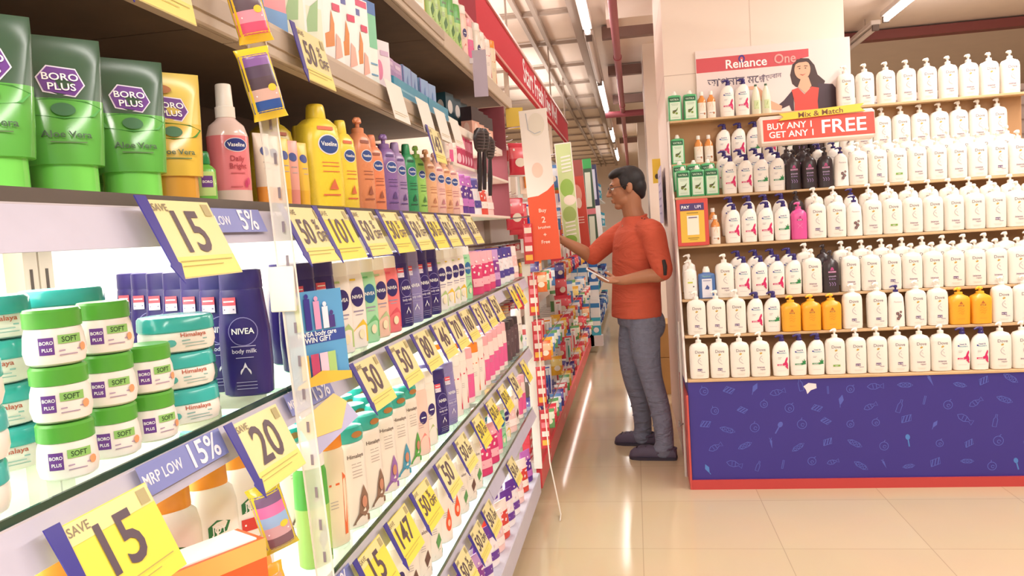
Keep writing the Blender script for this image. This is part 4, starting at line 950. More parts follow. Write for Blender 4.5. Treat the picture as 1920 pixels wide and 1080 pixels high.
GK = dict(
    nv=navy_lotion('34286e', 'navy blue body milk bottle'), nl=navy_lotion('8d84b8', 'lilac body lotion bottle'),
    n1=oval_lotion('efe6e0', 'f6f0ea', 'b7cf8a', 'white lotion bottle with a navy oval and green print'), n2=oval_lotion('f0e8e2', 'f8f3ee', 'ecc63e', 'white lotion bottle with a navy oval and yellow print'),
    n3=oval_lotion('a5dcb0', 'f3f1ee', '6cc07e', 'mint green lotion bottle with a blue oval', '2a6aa0'), n4=oval_lotion('f0c4b0', 'f6efe8', 'b9c99a', 'peach beige lotion bottle with a navy oval'), n5=oval_lotion('ee7a80', 'f8f2ee', 'e2566a', 'coral pink lotion bottle with a navy oval'),
    h1=herbal('8a6a58'), h2=herbal('9a6ab0'), h3=herbal('4a9ab8'), h4=herbal('5aa84a'),
    jt=wide_jar(), js=soft_jar(), jd=dark_jar(),
    tg=gel_tube('5fae4c', '7edc62', '3d5a46', 'clear green aloe gel tube standing on its cap', '5aa65a'), ty=gel_tube('d9b64a', 'd9a040', 'd8c060', 'yellow aloe gel tube standing on its cap', '4a8a3a'),
    sp=spray(), sg=small_green(), st=slim_tube('f0e4d4', 'f0a040', 'slim white tube with orange base'), sy=slim_tube('ecc24a', 'e6b43a', 'slim yellow tube'), sk=slim_tube('e8a79a', 'dd8f84', 'slim pink tube'),
    vy=vaseline('f3d640', 'big yellow lotion bottle with ribbed cap', .172, .047), vb=vaseline('f5da4a', 'yellow lotion bottle with cap', .158, .033), vo=vaseline('dd8f66', 'terracotta orange lotion bottle with pump', .172, .033, True, '9a5a48'), v2=vaseline('ea8f68', 'orange lotion bottle with cap', .15, .030, False, '9a5a48'),
    vp=vaseline('8a6aa8', 'purple lotion bottle with pump', .155, .034, True, '5a4480'), vl=vaseline('a48cba', 'lilac lotion bottle with cap', .152, .030, False, '5a4480'), vg=vaseline('3a9a66', 'green lotion bottle with cap', .158, .029, False, '2a5a44'), vm=vaseline('9ccf6a', 'pale green lotion bottle with pump', .155, .028, True, '4a7a44'),
    va=vaseline('eab48a', 'peach lotion bottle with dark pump', .155, .032, True, 'c08060'), vk=vaseline('eec0b4', 'pale pink lotion bottle with dark pump', .155, .033, True, 'c0808a'),
    jy=joy(), gw=tall_lotion('a9cf6e', 'f8f5ee', '4a7a44', 'pale green lotion bottle with white cap', .215, 'leaf', .04, [(.135, .19, C('58b048', .3))]), bo=tall_lotion('e9d9bb', 'f2932e', 'e06a3a', 'beige lotion bottle with bright orange cap', .225, 'stripe', .036),
    wp=tall_lotion('f4d0c2', 'f6eee8', 'ee8a86', 'white and blush lotion bottle with navy oval', .21, 'ovals'), wg=tall_lotion('efe8dc', 'f6eee8', 'b9c98a', 'white lotion bottle with navy oval and sage print', .21, 'ovals'),
    wr=tall_lotion('f0e4dc', 'f6efe8', 'd8405a', 'white lotion bottle with crimson print', .195, 'stripe'), wk=tall_lotion('f3dcd6', 'f3b0b8', 'e8609a', 'white lotion bottle with pink cap and band', .185, 'pink'), wo=tall_lotion('f0e6da', 'f08a30', 'ea6a2a', 'white lotion bottle with orange cap and stripe', .19, 'stripe'),
    wd=tall_lotion('f3e9e0', 'f8f2ec', 'ec5a36', 'white lotion bottle with an orange drop', .195, 'drop'), wl=tall_lotion('f1e8de', 'f8f4ee', '5a9a5a', 'white lotion bottle with green leaf', .195, 'leaf'), wt=tall_lotion('efe4da', 'f6f0ea', '6a4a44', 'white lotion bottle with dark almond print', .195, 'leaf'),
    dk=tall_lotion('5a444a', '3c2f33', '8a6a70', 'dark brown deodorant bottle', .17, 'stripe'),
    pp=pouch('d83a72', 'f0b0bc', 'bright pink wipes pouch'), pv=pouch('8a3a94', 'c79ad0', 'purple wipes pouch'), pb=pouch('e9e6ea', '4a3f94', 'white and blue sanitary pack'), pm=pouch('5a2f92', 'c070c0', 'purple and magenta pack'),
    po=pouch('f0a03c', 'f6d08a', 'orange diaper pack'), pw=pouch('f1e9ea', '6a3a9a', 'white pack with purple dots'), pk=pouch('f0c8c4', 'f6e6e2', 'pale pink pack'), pr=pouch('d8483c', 'f3e4dc', 'red and white pack'))
SHELFNAME = {'E': 'lotion shelf', 'D': 'chest-high shelf', 'C': 'third shelf up', 'B': 'second shelf up', 'A': 'base ledge', 'G': 'topmost shelf', 'F': 'upper shelf'}
FROM = {0: 'front of the file', 1: 'second in the file', 2: 'third in the file', 3: 'fourth in the file', 4: 'fifth in the file', 5: 'sixth in the file'}
rnd = random.Random(21)
def row(lev, items, z=None, x0=-.592, turn=None, where=None, step=.052, lit=True):
    """items: (kind, y, files deep [, turn in degrees])"""
    z0 = z; z = LEV[lev] if z is None else z
    seen = {}
    for it in items:
        kd, y, deep = it[:3]
        if z0 is None and lev in 'EDCB' and y > 1.15: y = 1.15+(y-1.15)*1.0+.042*y
        if y > 3.79: continue
        tr = it[3] if len(it) > 3 else (66 if turn is None else turn)
        k = GK[kd]; seen[kd] = seen.get(kd, 0)
        for q in range(deep):
            w = where or SHELFNAME[lev]
            i = seen[kd]; seen[kd] += 1
            tot = sum(a[2] for a in items if a[0] == kd)
            lb = k.desc+' on the '+w if tot == 1 else '%s, %s on the %s' % (k.desc, ordn(i), w)
            place(k, (x0-step*q+rnd.uniform(-.0015, .0015), y+rnd.uniform(-.001, .001), z+.0004), R(tr+rnd.uniform(-5, 5)), lb, 'goods on the '+w)
# E: gel tubes, spray, lotions
row('E', [('sg', 1.03, 1, 50), ('sp', 1.108, 1, 50), ('st', 1.165, 1), ('st', 1.20, 1), ('sy', 1.236, 1), ('sk', 1.272, 1), ('sy', 1.308, 1),
          ('vy', 1.395, 1, 66), ('vb', 1.515, 1), ('vo', 1.62, 1), ('v2', 1.70, 1), ('vp', 1.79, 1), ('vl', 1.88, 1), ('vg', 1.975, 1), ('vm', 2.06, 1), ('va', 2.165, 1), ('vk', 2.27, 1), ('va', 2.36, 1), ('vk', 2.45, 1)], x0=-.597, step=.062)
for kd, y, lb in (('tg', .66, 'first from the camera'), ('tg', .76, 'second from the camera'), ('tg', .875, 'beside the yellow tube'), ('ty', .958, 'beside the small green toner')):
    place(GK[kd], (-.60, y, LEV['E']+.0004), R(50), GK[kd].desc+', '+lb, 'goods on the lotion shelf', scale=(1.16, 1.16, 1.0))
for kd, y in (('vy', 1.47), ('vb', 1.60), ('vo', 1.72), ('vp', 1.90), ('vg', 2.09)): place(GK[kd], (-.70, y, LEV['E']+.0004), R(66), GK[kd].desc+', back row of the lotion shelf', 'goods on the lotion shelf')
place(GK['sp'], (-.68, 1.06, LEV['E']+.0004), R(50), 'pink serum spray bottle standing behind the little green bottle', 'goods on the lotion shelf')
for q in range(3): place(GK['tg' if q != 1 else 'ty'], (-.72, .80+q*.085, LEV['E']+.0004), R(50), '%s gel tube in the back row, %s from the frame' % (('green', 'yellow', 'green')[q], ORD[q]), 'goods on the lotion shelf')
# D: a file of navy bottles behind stacks of jars
for q in range(7): place(GK['nv'], (-.592-.055*q, 1.10+.037*q, LEV['D']+.0004), R(14), 'navy body milk bottle, %s in the file behind the jars, counted from the shelf edge' % ORD[q], 'navy body milk file behind the jars')
JS = {'jt': ((.94, .94, .77), .0465), 'js': ((.74, .74, .86), .0572), 'jd': ((.74, .74, .62), .037)}
def stack(kd, x, y, n, tr, label, grp='stacked jars'):
    sc_, hgt = JS[kd]
    for q in range(n): place(GK[kd], (x+rnd.uniform(-.002, .002), y+rnd.uniform(-.002, .002), LEV['D']+.0004+q*(hgt+.0006)), R(tr+rnd.uniform(-6, 6)), '%s, %s' % (('bottom', 'second', 'third', 'fourth')[q]+' '+label[0], label[1]), grp, scale=sc_)
stack('jt', -.602, .935, 3, 46, ('teal-lidded jar', 'in the stack beside the dark jars'))
stack('jt', -.690, .845, 4, 44, ('teal-lidded jar', 'in the stack behind the green-lidded jars'))
stack('jt', -.605, .585, 3, 50, ('teal-lidded jar', 'in the stack towards the camera'))
stack('js', -.588, .848, 2, 48, ('green-lidded jar', 'in the stack touching the teal-lidded stack'))
stack('js', -.590, .782, 3, 46, ('green-lidded jar', 'in the middle green-lidded stack'))
stack('js', -.590, .710, 3, 46, ('green-lidded jar', 'in the green-lidded stack towards the camera'))
stack('jt', -.70, .735, 4, 46, ('teal-lidded jar', 'in the tall stack at the back'))
stack('jd', -.628, 1.018, 3, 50, ('dark green jar', 'in the dark stack against the navy bottles'))
stack('jd', -.80, .84, 4, 50, ('dark green jar', 'in the tall dark stack at the back'))
row('D', [('nv', 1.25, 1), ('nv', 1.335, 2), ('n1', 1.41, 3), ('n2', 1.485, 3), ('n3', 1.56, 3), ('n4', 1.635, 2), ('n5', 1.715, 2), ('nv', 1.815, 2), ('nl', 1.90, 2), ('nv', 1.985, 2), ('nv', 2.085, 2), ('n1', 2.18, 2), ('n2', 2.265, 2), ('n1', 2.35, 2), ('n2', 2.435, 2), ('n3', 2.53, 2),
          ('pp', 2.70, 2), ('pp', 2.82, 2), ('pp', 2.94, 2), ('pv', 3.05, 2), ('pb', 3.17, 2), ('pb', 3.30, 2), ('pb', 3.43, 2), ('pk', 3.56, 1), ('pk', 3.68, 1)], x0=-.592, turn=62, step=.065)
# C: joy and orange carton, teal caps
for q, y in enumerate((.74, .836, .932, 1.028, 1.124)): place(GK['jy'], (-.635, y, LEV['C']+.0004), R(52), GK['jy'].desc+', %s behind the orange carton' % ORD[q], 'goods on the third shelf up', scale=(1.12, 1.12, 1.36))
row('C', [('gw', 1.235, 1, 60), ('bo', 1.318, 1, 60), ('h1', 1.41, 6), ('h1', 1.508, 6), ('h2', 1.606, 5), ('h3', 1.70, 4), ('h4', 1.795, 3), ('wp', 1.885, 2), ('wg', 1.975, 2), ('nv', 2.085, 2), ('nl', 2.19, 2), ('wr', 2.29, 2), ('wr', 2.38, 2), ('wk', 2.47, 2), ('wo', 2.57, 3), ('wr', 2.66, 2), ('wk', 2.75, 3), ('wk', 2.85, 3), ('wk', 2.95, 3), ('wk', 3.05, 2), ('wk', 3.15, 2), ('dk', 3.27, 2), ('dk', 3.37, 2), ('dk', 3.47, 2), ('wl', 3.60, 1), ('wl', 3.72, 1)], turn=62, step=.065)
OC = carton(.14, .10, .16, 'e0602e', [('r', -.5, .5, .88, 1, 'f0b060'), ('p', [(-.3, .1), (.3, .2), (.1, .6), (-.2, .5)], 'f0a050'), ('t', 'care', 0, .3, .2, 'f3c070')], 'open orange carton')
t = place(OC, (-.548, .845, LEV['C']+.0004), R(60), 'orange carton with white lining standing before the orange-capped bottles', scale=(1.15, .62, 1.28))
p = MB(); p.box(-.062, .062, -.042, .042, .158, .1615, C('fbf6f2', .5)); obj('white_lid', p.mesh('white_lid'), t)
# B
row('B', [('wg', 1.62, 3), ('wt', 1.72, 4), ('wt', 1.83, 4), ('wl', 1.94, 4), ('wd', 2.06, 3), ('wd', 2.17, 2), ('wl', 2.28, 3), ('wt', 2.39, 3), ('wl', 2.50, 2), ('pp', 2.64, 2), ('pp', 2.78, 2), ('wk', 2.90, 2), ('n3', 2.99, 2), ('n2', 3.08, 2), ('pk', 3.22, 1), ('wt', 3.35, 1), ('wk', 3.46, 1), ('wk', 3.56, 1)], turn=62, step=.065)
# A: packs on the base ledge
row('A', [('po', 1.72, 1), ('pr', 1.84, 1), ('po', 1.97, 2), ('pr', 2.10, 1), ('po', 2.22, 2), ('pv', 2.35, 2), ('pv', 2.48, 2), ('pw', 2.61, 2), ('pw', 2.74, 2), ('pk', 2.87, 1), ('pr', 3.0, 2), ('pw', 3.13, 2), ('pw', 3.26, 2), ('pk', 3.40, 1), ('pr', 3.55, 1), ('pm', 3.70, 1)], x0=-.585, turn=66, step=.064)
# F: cartons and the blue tray
GK['c1'] = carton(.075, .05, .19, 'f08a92', [('r', -.5, .5, 0, .2, '6a9ad0'), ('e', 0, .6, .3, .1, 'f6d0d0')], 'pink carton with blue foot')
GK['c2'] = carton(.08, .05, .18, 'f1ece8', [('r', -.4, .4, .1, .5, 'dfe6d0'), ('p', [(-.3, .2), (.2, .25), (.3, .6), (0, .5)], '9ac08a'), ('r', -.2, .3, .75, .8, '7ab06a')], 'white carton with green leaf print')
GK['c3'] = carton(.085, .05, .185, 'f5f1f0', [('r', -.45, .1, .78, .86, '5a5fa8'), ('r', -.1, .45, .9, .98, 'd0406a'), ('p', [(-.3, .15), (.1, .2), (.15, .45), (.05, .6), (-.05, .35), (-.3, .3)], 'd9873a'), ('p', [(.1, .05), (.4, .1), (.35, .3), (.2, .35)], 'f0b0a0'), ('r', .1, .4, .6, .68, 'd0305a')], 'white hair-remover carton with an orange leg print')
GK['c4'] = carton(.06, .045, .20, 'eaf3ee', [('r', -.5, .5, .45, .85, '7cc8a0'), ('r', -.5, .5, .85, 1, '3a6ab0'), ('r', -.4, .4, .12, .14, '6aa0c8'), ('r', -.4, .4, .25, .27, '6aa0c8')], 'white and mint carton with blue top')
GK['c5'] = carton(.07, .05, .125, 'eadce4', [('e', -.2, .4, .2, .2, 'e080a8'), ('r', -.1, .4, .7, .8, 'c8a8c8')], 'pale pink carton')
GK['c6'] = carton(.07, .05, .10, 'b79ac8', [('r', -.4, .4, .2, .7, 'a384ba'), ('r', -.3, .3, .8, .9, 'd8c4e0')], 'violet carton')
GK['c7'] = carton(.075, .05, .105, '86a8d4', [('r', -.4, .4, .2, .5, 'a8c4e4'), ('p', [(-.2, .2), (.2, .3), (.1, .8)], '5a86c4'), ('r', -.5, -.4, 0, 1, '6a6ab0')], 'pale blue carton')
row('F', [('c1', 1.225, 1), ('c1', 1.315, 1), ('c2', 1.40, 1), ('c2', 1.49, 1), ('c3', 1.585, 1), ('c3', 1.675, 1), ('c3', 1.765, 1), ('c4', 1.845, 2), ('c5', 1.925, 1)], x0=-.625, turn=72)
def tray(y0, y1, label):
    t = thing('display_tray', label, 'tray', (-.635, (y0+y1)/2, LEV['F']+.001), (0, 0, pi/2)); L = (y1-y0)/2; m = C('3f95b4', .4)
    p = MB(); p.box(-L, L, -.045, .045, 0, .002, m); obj('bottom', p.mesh('bottom'), t)
    p = MB(); p.box(-L, L, -.047, -.045, 0, .045, m); obj('front_wall', p.mesh('front_wall'), t)
    for s in (-1, 1):
        p = MB(); pts = [(-.045, 0), (.045, 0), (.045, .085), (-.045, .045)]; x = s*L
        p.add([(x-.001, a, b) for a, b in pts]+[(x+.001, a, b) for a, b in pts], [(0, 1, 2, 3), (7, 6, 5, 4), (0, 4, 5, 1), (1, 5, 6, 2), (2, 6, 7, 3), (3, 7, 4, 0)], m); obj('end_wall', p.mesh('end_wall'), t)
    d = Decal(lambda x, z: -.047); d.line([(-L*.7, .02), (L*.7, .02)], .006, C('7fb9d0')); obj('front_print', d.mesh('front_print'), t)
tray(1.965, 2.30, 'teal blue display tray with violet and blue cartons, near half'.replace('near', 'first')); tray(2.31, 2.56, 'teal blue display tray, second along the upper shelf')
row('F', [('c6', 2.01, 1), ('c6', 2.085, 1), ('c7', 2.165, 1), ('c7', 2.245, 1), ('c7', 2.36, 1), ('c7', 2.445, 1)], z=LEV['F']+.004, x0=-.635, turn=88, where='blue trays')
# G: topmost shelf, seen from below
row('G', [('c2', 2.36, 1), ('sy', 2.44, 1), ('sy', 2.50, 1), ('gw', 2.57, 1), ('gw', 2.66, 1), ('gw', 2.76, 1), ('gw', 2.87, 1), ('gw', 2.98, 1), ('wp', 3.10, 1), ('wk', 3.22, 1), ('sy', 3.31, 1), ('wg', 3.38, 1), ('wr', 3.49, 1), ('wr', 3.62, 1), ('bo', 3.76, 1)], x0=-.64, turn=70)
# the bay beside the banner: hair tools and packs on short lit shelves
t = bay3; rackx, racky, rackz = -.80, 3.24, 1.47
def rp(name, p):
    for i, v in enumerate(p.v): p.v[i] = (v[0]+rackx, v[1]+racky, v[2]+rackz)
    o = obj(name, p.mesh(name), t); o.matrix_parent_inverse = Matrix.Translation(-Vector(t.location)); return o
for z, th in ((.0, .012), (.175, .012), (.31, .03)):
    p = MB(); p.box(-.18, .20 if z < .2 else .18, -.60, .60, z, z+th, C('efe4da', .4), .002); rp('rack_shelf', p)
for y in (-.59, .59):
    p = MB(); p.box(-.18, -.15, y-.01, y+.01, .0, .34, steel); rp('rack_upright', p)
p = MB(); p.box(-.18, -.17, -.6, .6, 0, .30, C('fbf4ee', .5)); rp('rack_back', p)
p = MB(); p.box(-.20, .20, .588, .598, .0, .55, C('8e4450', .5)); rp('rack_end_panel', p)
area_light('shelf_light_glow', (-.74, 3.24, 1.776), .22, 1.1, 1.6)
area_light('shelf_light_glow', (-.74, 3.24, 1.640), .22, 1.1, 1.2)
row('E', [('pm', 2.95, 1), ('pm', 3.06, 1), ('pk', 2.74, 1), ('pk', 2.84, 1), ('pb', 3.22, 1), ('pr', 3.36, 1), ('pk', 3.50, 1)], z=1.4825, x0=-.655, turn=70, where='low rack shelf beside the banner')
for q in range(3):
    t = place(GK['wk' if q % 2 else 'wr'], (-.645, 2.72+q*.06, 1.6575), R(70), 'white and pink stick pack on the middle rack shelf, %s along' % ORD[q], 'goods on the middle rack shelf', scale=.55)
def paddle(x, y, z, label, col):
    t = thing('hair_brush', label, 'hair brush', (x, y, z), (R(4), 0, R(60)), 'hair brushes hung on the rack')
    p = MB(); p.tube([(0, 0, -.24), (0, 0, -.16), (0, 0, -.08)], [.008, .011, .008], C(col, .3), 10); obj('handle', p.mesh('handle'), t)
    p = MB(); p.loft([(-.09, .008, .006), (-.075, .026, .010), (-.04, .034, .011), (-.01, .030, .010), (.005, .012, .007)], C(col, .3), 2, 20); obj('head', p.mesh('head'), t)
    p = MB()
    for a in range(5):
        for b in range(6): p.tube([(-.02+a*.010, -.008, -.075+b*.012), (-.02+a*.010, -.019, -.075+b*.012)], .0012, C('8a7a7a'), 5)
    obj('bristle', p.mesh('bristle'), t)
for q, (x, y, z) in enumerate(((-.575, 3.02, 1.81), (-.575, 3.12, 1.82), (-.575, 3.24, 1.80))): paddle(x, y, z, 'black hair brush hanging from the rack edge, %s along' % ORD[q], '2e2628')
HK = carton(.085, .05, .13, 'e9b09c', [('r', -.5, .5, .55, 1, '3a2f34'), ('e', 0, .3, .25, .2, 'f3d0c0')], 'peach and black hair-tool carton'); HT = carton(.085, .05, .19, '2f5a6a', [('r', -.4, .4, .1, .4, 'e8c8b8'), ('e', 0, .7, .3, .15, 'f0ece8')], 'dark teal hair-tool carton')
for q in range(4): place(HK, (-.665, 3.30+q*.11, 1.8105), R(80), 'peach and black hair-tool carton on the top rack shelf, %s along' % ORD[q], 'hair tool cartons')
for q in range(3): place(HT, (-.76, 3.25+q*.14, 1.8105), R(80), 'dark teal hair-tool carton behind the peach ones, %s along' % ORD[q], 'hair tool cartons')
MK = carton(.06, .03, .17, 'c03a62', [('r', -.5, .5, .6, .9, 'e88aa8'), ('e', 0, .3, .3, .15, 'f0c0d0')], 'magenta hanging pack')
for q in range(5): place(MK, (-.645, 2.90+q*.05, 1.6575), R(70), 'magenta pack hung beside the hair brushes, %s along' % ORD[q], 'magenta packs', scale=(.8, .8, .7))
# ================================================================== the red oral-care bay and the far shelving
red_l = mat('red_ledge', h('cf4046'), .35, noise=.06, nscale=10)
t = thing('shelving_bay', 'red-based oral-care bay packed with hanging brushes and pastes, before the reaching man', 'shelving unit', (-.8, 6.2, 0))
def tp(name, mb):
    o = obj(name, mb.mesh(name), t); o.matrix_parent_inverse = Matrix.Translation(-Vector(t.location)); return o
Y0, Y1 = 3.90, 8.6
p = MB(); p.box(-1.02, -1.0, Y0, Y1, .02, 2.0, C('d9cfc6', .5)); tp('back_panel', p)
p = MB(); p.box(-1.0, -.56, Y0, Y1, .075, .21, C('d8cdc4', .5)); p.box(-.56, -.532, Y0, Y1, .075, .19, red_l, .004); p.box(-.56, -.545, Y0, Y1, .19, .24, red_l); tp('red_ledge', p)
d = Decal(); 
for q in range(5): d.text('care', -1.9+q*.95, .115, .05, C('f4c8c0'))
o = obj('ledge_lettering', d.mesh('ledge_lettering'), t, (.2685, 0, 0), (0, 0, pi/2))
p = MB(); p.box(-1.0, -.62, Y0, Y1, 0, .075, kick_m); tp('kick_plate', p)
for z in (.55, .92, 1.28, 1.62):
    p = MB(); p.box(-1.0, -.72, Y0, Y1, z-.02, z, C('e3d8cf', .4)); tp('shelf', p)
    p = MB(); p.box(-.72, -.715, Y0, Y1, z-.045, z+.005, C('e6d0c0', .35)); tp('price_rail', p)
for y in (Y0, 5.2, 6.5, 7.6, Y1-.03):
    p = MB(); p.box(-1.0, -.96, y, y+.03, .2, 2.0, steel); tp('upright', p)
p = MB(); p.box(-.565, -.525, Y0-.03, Y0-.012, .19, 1.25, C('e9dcd2', .35)); tp('end_strip', p)
p = MB(); p.box(-.575, -.535, 5.0, 8.5, .296, .312, C('e0d4cc', .4)); p.box(-.535, -.531, 5.0, 8.5, .284, .312, C('d8484c', .4))
for y in (5.0, 6.7, 8.48): p.box(-.552, -.547, y, y+.012, .20, .296, C('d8484c', .4))
tp('front_rail', p)
p = MB(); p.tube([(-.550, 5.05, .287), (-.550, 8.45, .287)], .009, mat('base_tube', (1, .97, .93), .4, emit=3.2), 10); tp('shelf_light', p)
area_light('shelf_light_glow', (-.70, 6.2, 2.35), .4, 4.4, 9)
# kinds of small packs
PK = {}
def blister(nm, bgc, tubec, desc, n=1, w=.05, hh=.20):
    k = Kit('brush_pack', desc, 'pack'); p = MB(); p.box(-w/2, w/2, -.002, .002, -hh, 0, C(bgc)); k.part('backing_card', p.mesh('backing_card'))
    p = MB()
    for i in range(n):
        x = (i-(n-1)/2)*.018; p.tube([(x, -.010, -hh*.88), (x, -.012, -hh*.5), (x, -.010, -hh*.3)], [.004, .006, .004], C(tubec, .25), 8); p.box(x-.006, x+.006, -.018, -.008, -hh*.3, -hh*.14, C('f2f0ee'))
    k.part('toothbrush', p.mesh('toothbrush')); d = Decal(lambda x, z: -.002); d.rect(-w*.45, w*.45, -hh*.13, -hh*.03, C('f4efe6')); d.line([(-w*.3, -hh*.08), (w*.3, -hh*.08)], hh*.04, C(tubec)); k.part('card_print', d.mesh('card_print')); PK[nm] = k
def paste(nm, c, c2, desc, w=.16, hh=.045, dp=.04):
    k = Kit('toothpaste_carton', desc, 'carton'); p = MB(); p.box(-w/2, w/2, -dp/2, dp/2, 0, hh, C(c, .3), .001); k.part('box', p.mesh('box'))
    d = Decal(lambda x, z: -dp/2); d.rect(-w*.1, w*.46, hh*.15, hh*.85, C(c2)); d.line([(-w*.4, hh*.5), (-w*.15, hh*.5)], hh*.3, C('f6efe8')); k.part('front_print', d.mesh('front_print')); PK[nm] = k
def bag(nm, c, c2, desc, w=.09, hh=.13):
    prof = [(-hh, w/2, .002), (-hh*.9, w*.47, .014), (-hh*.5, w*.48, .018), (-hh*.15, w*.47, .010), (-hh*.05, w/2, .002), (0, w/2, .001)]
    k = Kit('hanging_pack', desc, 'pack'); k.part('wrapper', body_mesh(prof, 2.4, C(c, .25), [(-hh*.35, -hh*.1, C(c2, .25))], 20))
    d = Decal(surf_of(prof, 2.4)); d.ell(0, -hh*.62, w*.25, hh*.14, C('f4ead8')); d.line([(-w*.3, -hh*.22), (w*.3, -hh*.22)], hh*.07, C('fbf4ec')); k.part('label_print', d.mesh('label_print')); PK[nm] = k
blister('b1', 'f3ece6', 'd8404a', 'white card brush pack with red handle'); blister('b2', 'e9e4ee', '3a5ab0', 'white card twin brush pack with blue handles', 2, .06); blister('b3', 'f2dcc8', 'f0902e', 'cream card twin brush pack with orange handles', 2, .06); blister('b4', 'e4f0ea', '3aa08a', 'pale card brush pack with teal handle'); blister('b5', 'd84048', 'f4e4d8', 'red card brush pack with white handle')
paste('p1', 'd23440', 'f3e6dc', 'red toothpaste carton'); paste('p2', 'c42e3c', 'e86a5a', 'deep red toothpaste carton'); paste('p3', 'f1e9e4', 'd8404a', 'white and red toothpaste carton'); paste('p4', '4a4a98', 'c8c0e4', 'violet toothpaste carton'); paste('p5', 'f2a23a', 'f6e0b0', 'orange toothpaste carton')
bag('g1', 'd8384c', 'f0707a', 'red hanging pack'); bag('g2', 'f0b43a', 'f6dc8a', 'yellow hanging pack'); bag('g3', 'ece8e6', 'd85a60', 'white and red hanging pack'); bag('g4', '4a3f86', '7a74b8', 'dark violet hanging pack'); bag('g5', 'e8763a', 'f4c8a0', 'orange hanging pack'); bag('g6', '5a8ac4', 'e4ecf4', 'pale blue hanging pack'); bag('g7', '6aa86a', 'e4ecd8', 'green hanging pack')
rnd = random.Random(31)
ZROW = (('lowest peg row', .60), ('second peg row', .975), ('third peg row', 1.335), ('fourth peg row', 1.615), ('top peg row', 1.92))
HOOK = C('b9aeb0', .2, metal=1.0)
def hang(kd, x, y, z, rz, label, grp):
    k = PK[kd]; o = place(k, (x, y, z), rz, label, grp, scale=1.25 if z > .66 else 1.0); return o
fixed = {  # packs read off the photo: kind, x, y, z of the top
    0: [('g4', -.575, 4.06, .52), ('g4', -.57, 4.2, .50), ('g3', -.58, 4.32, .55), ('g4', -.56, 4.50, .50), ('g2', -.55, 5.2, .55), ('b2', -.56, 4.75, .57)],
    1: [('b2', -.56, 4.05, .86), ('g3', -.575, 4.18, .90), ('b3', -.56, 4.35, .88), ('b5', -.57, 4.55, .88), ('b3', -.55, 4.8, .86), ('g2', -.54, 5.5, .80)],
    2: [('g1', -.575, 4.03, 1.16), ('g1', -.56, 4.15, 1.18), ('g4', -.57, 4.32, 1.23), ('g2', -.55, 4.6, 1.22), ('g5', -.56, 4.45, 1.24), ('g1', -.51, 5.7, 1.20), ('g1', -.51, 5.85, 1.05), ('g1', -.50, 6.1, .88), ('g6', -.49, 6.3, .98)],
}
n_by = {}
def hlabel(kd, wh):
    n_by[(kd, wh)] = n_by.get((kd, wh), -1)+1
    return '%s, %s such on the %s' % (PK[kd].desc, ordn(n_by[(kd, wh)]), wh)
for zi, (wh, z) in enumerate(ZROW):
    y = 3.99 if zi > 2 else 4.0; fx = fixed.get(zi, [])
    items = [(kd, x, yy, zz) for kd, x, yy, zz in fx]; yy = (max(i[2] for i in fx)+.15) if fx else 3.99
    while yy < 8.45:
        kd = rnd.choice(['b1', 'b1', 'b2', 'b3', 'b5', 'g1', 'g1', 'g3', 'g5', 'g2', 'g4', 'g6', 'b4', 'g7'])
        items.append((kd, rnd.uniform(-.62, -.51), yy, z-rnd.uniform(.03, .10))); yy += rnd.uniform(.10, .14)+.03*(yy-4)
    for kd, x, yq, zz in sorted(items, key=lambda a: a[2]): hang(kd, -.64 if 4.55 < yq < 5.0 and zz > 1.2 else min(x, -.565)-(.012 if x < -.55 else 0), yq, zz, R(rnd.uniform(20, 48)), hlabel(kd, wh), 'packs hung along the '+wh)
for wh, z in (('low front hook row', .465), ('middle front hook row', .83), ('high front hook row', 1.19)):
    p = MB(); p.tube([(-.54, 3.99, z), (-.495, 3.99, z), (-.495, 8.1, z), (-.54, 8.1, z)], .003, HOOK, 6); tp('hook_rail', p)
    yy = 4.03
    while yy < 8.0:
        kd = rnd.choice(['g1', 'g3', 'g5', 'g2', 'g4', 'g6', 'g7', 'g1', 'g3']); k = PK[kd]
        if not (4.5 < yy < 5.0 and z > 1): place(k, (rnd.uniform(-.497, -.493), yy, z-.004), R(rnd.uniform(20, 45)), hlabel(kd, wh), 'packs hung along the '+wh, scale=.8)
        yy += rnd.uniform(.10, .14)+.05*(yy-4)
# each peg row: wires the packs hang on are part of the bay
for wh, z in ZROW:
    p = MB(); y = 3.96
    while y < 8.5: p.tube([(-1.0, y, z), (-.68, y, z+.005), (-.66, y, z+.012)], .002, HOOK, 5); y += .17
    tp('hook_grille', p)
for zi, z in enumerate((.2105, .5505, .9205, 1.2805)):
    y = 4.02
    j = 0
    while y < 6.4:
        kd = rnd.choice(['p1', 'p2', 'p3', 'p5', 'p1', 'p4'] if zi else ['p3', 'p1', 'p3', 'p4'])
        k = PK[kd]; wh = ('base ledge', 'lowest shelf', 'second shelf', 'third shelf')[zi]
        if zi == 0:
            for q in range(3): place(k, (-.61, y, z+q*.0455), R(88+rnd.uniform(-4, 4)), '%s, %s layer, %s stack along the red base' % (k.desc, ORD[q], ORD[j]), 'toothpaste cartons on the base ledge')
        else: place(k, (-.79, y, z), R(88), '%s, %s along the %s behind the pegs' % (k.desc, ORD[j], wh), 'toothpaste cartons behind the pegs')
        y += .19+.03*zi; j += 1
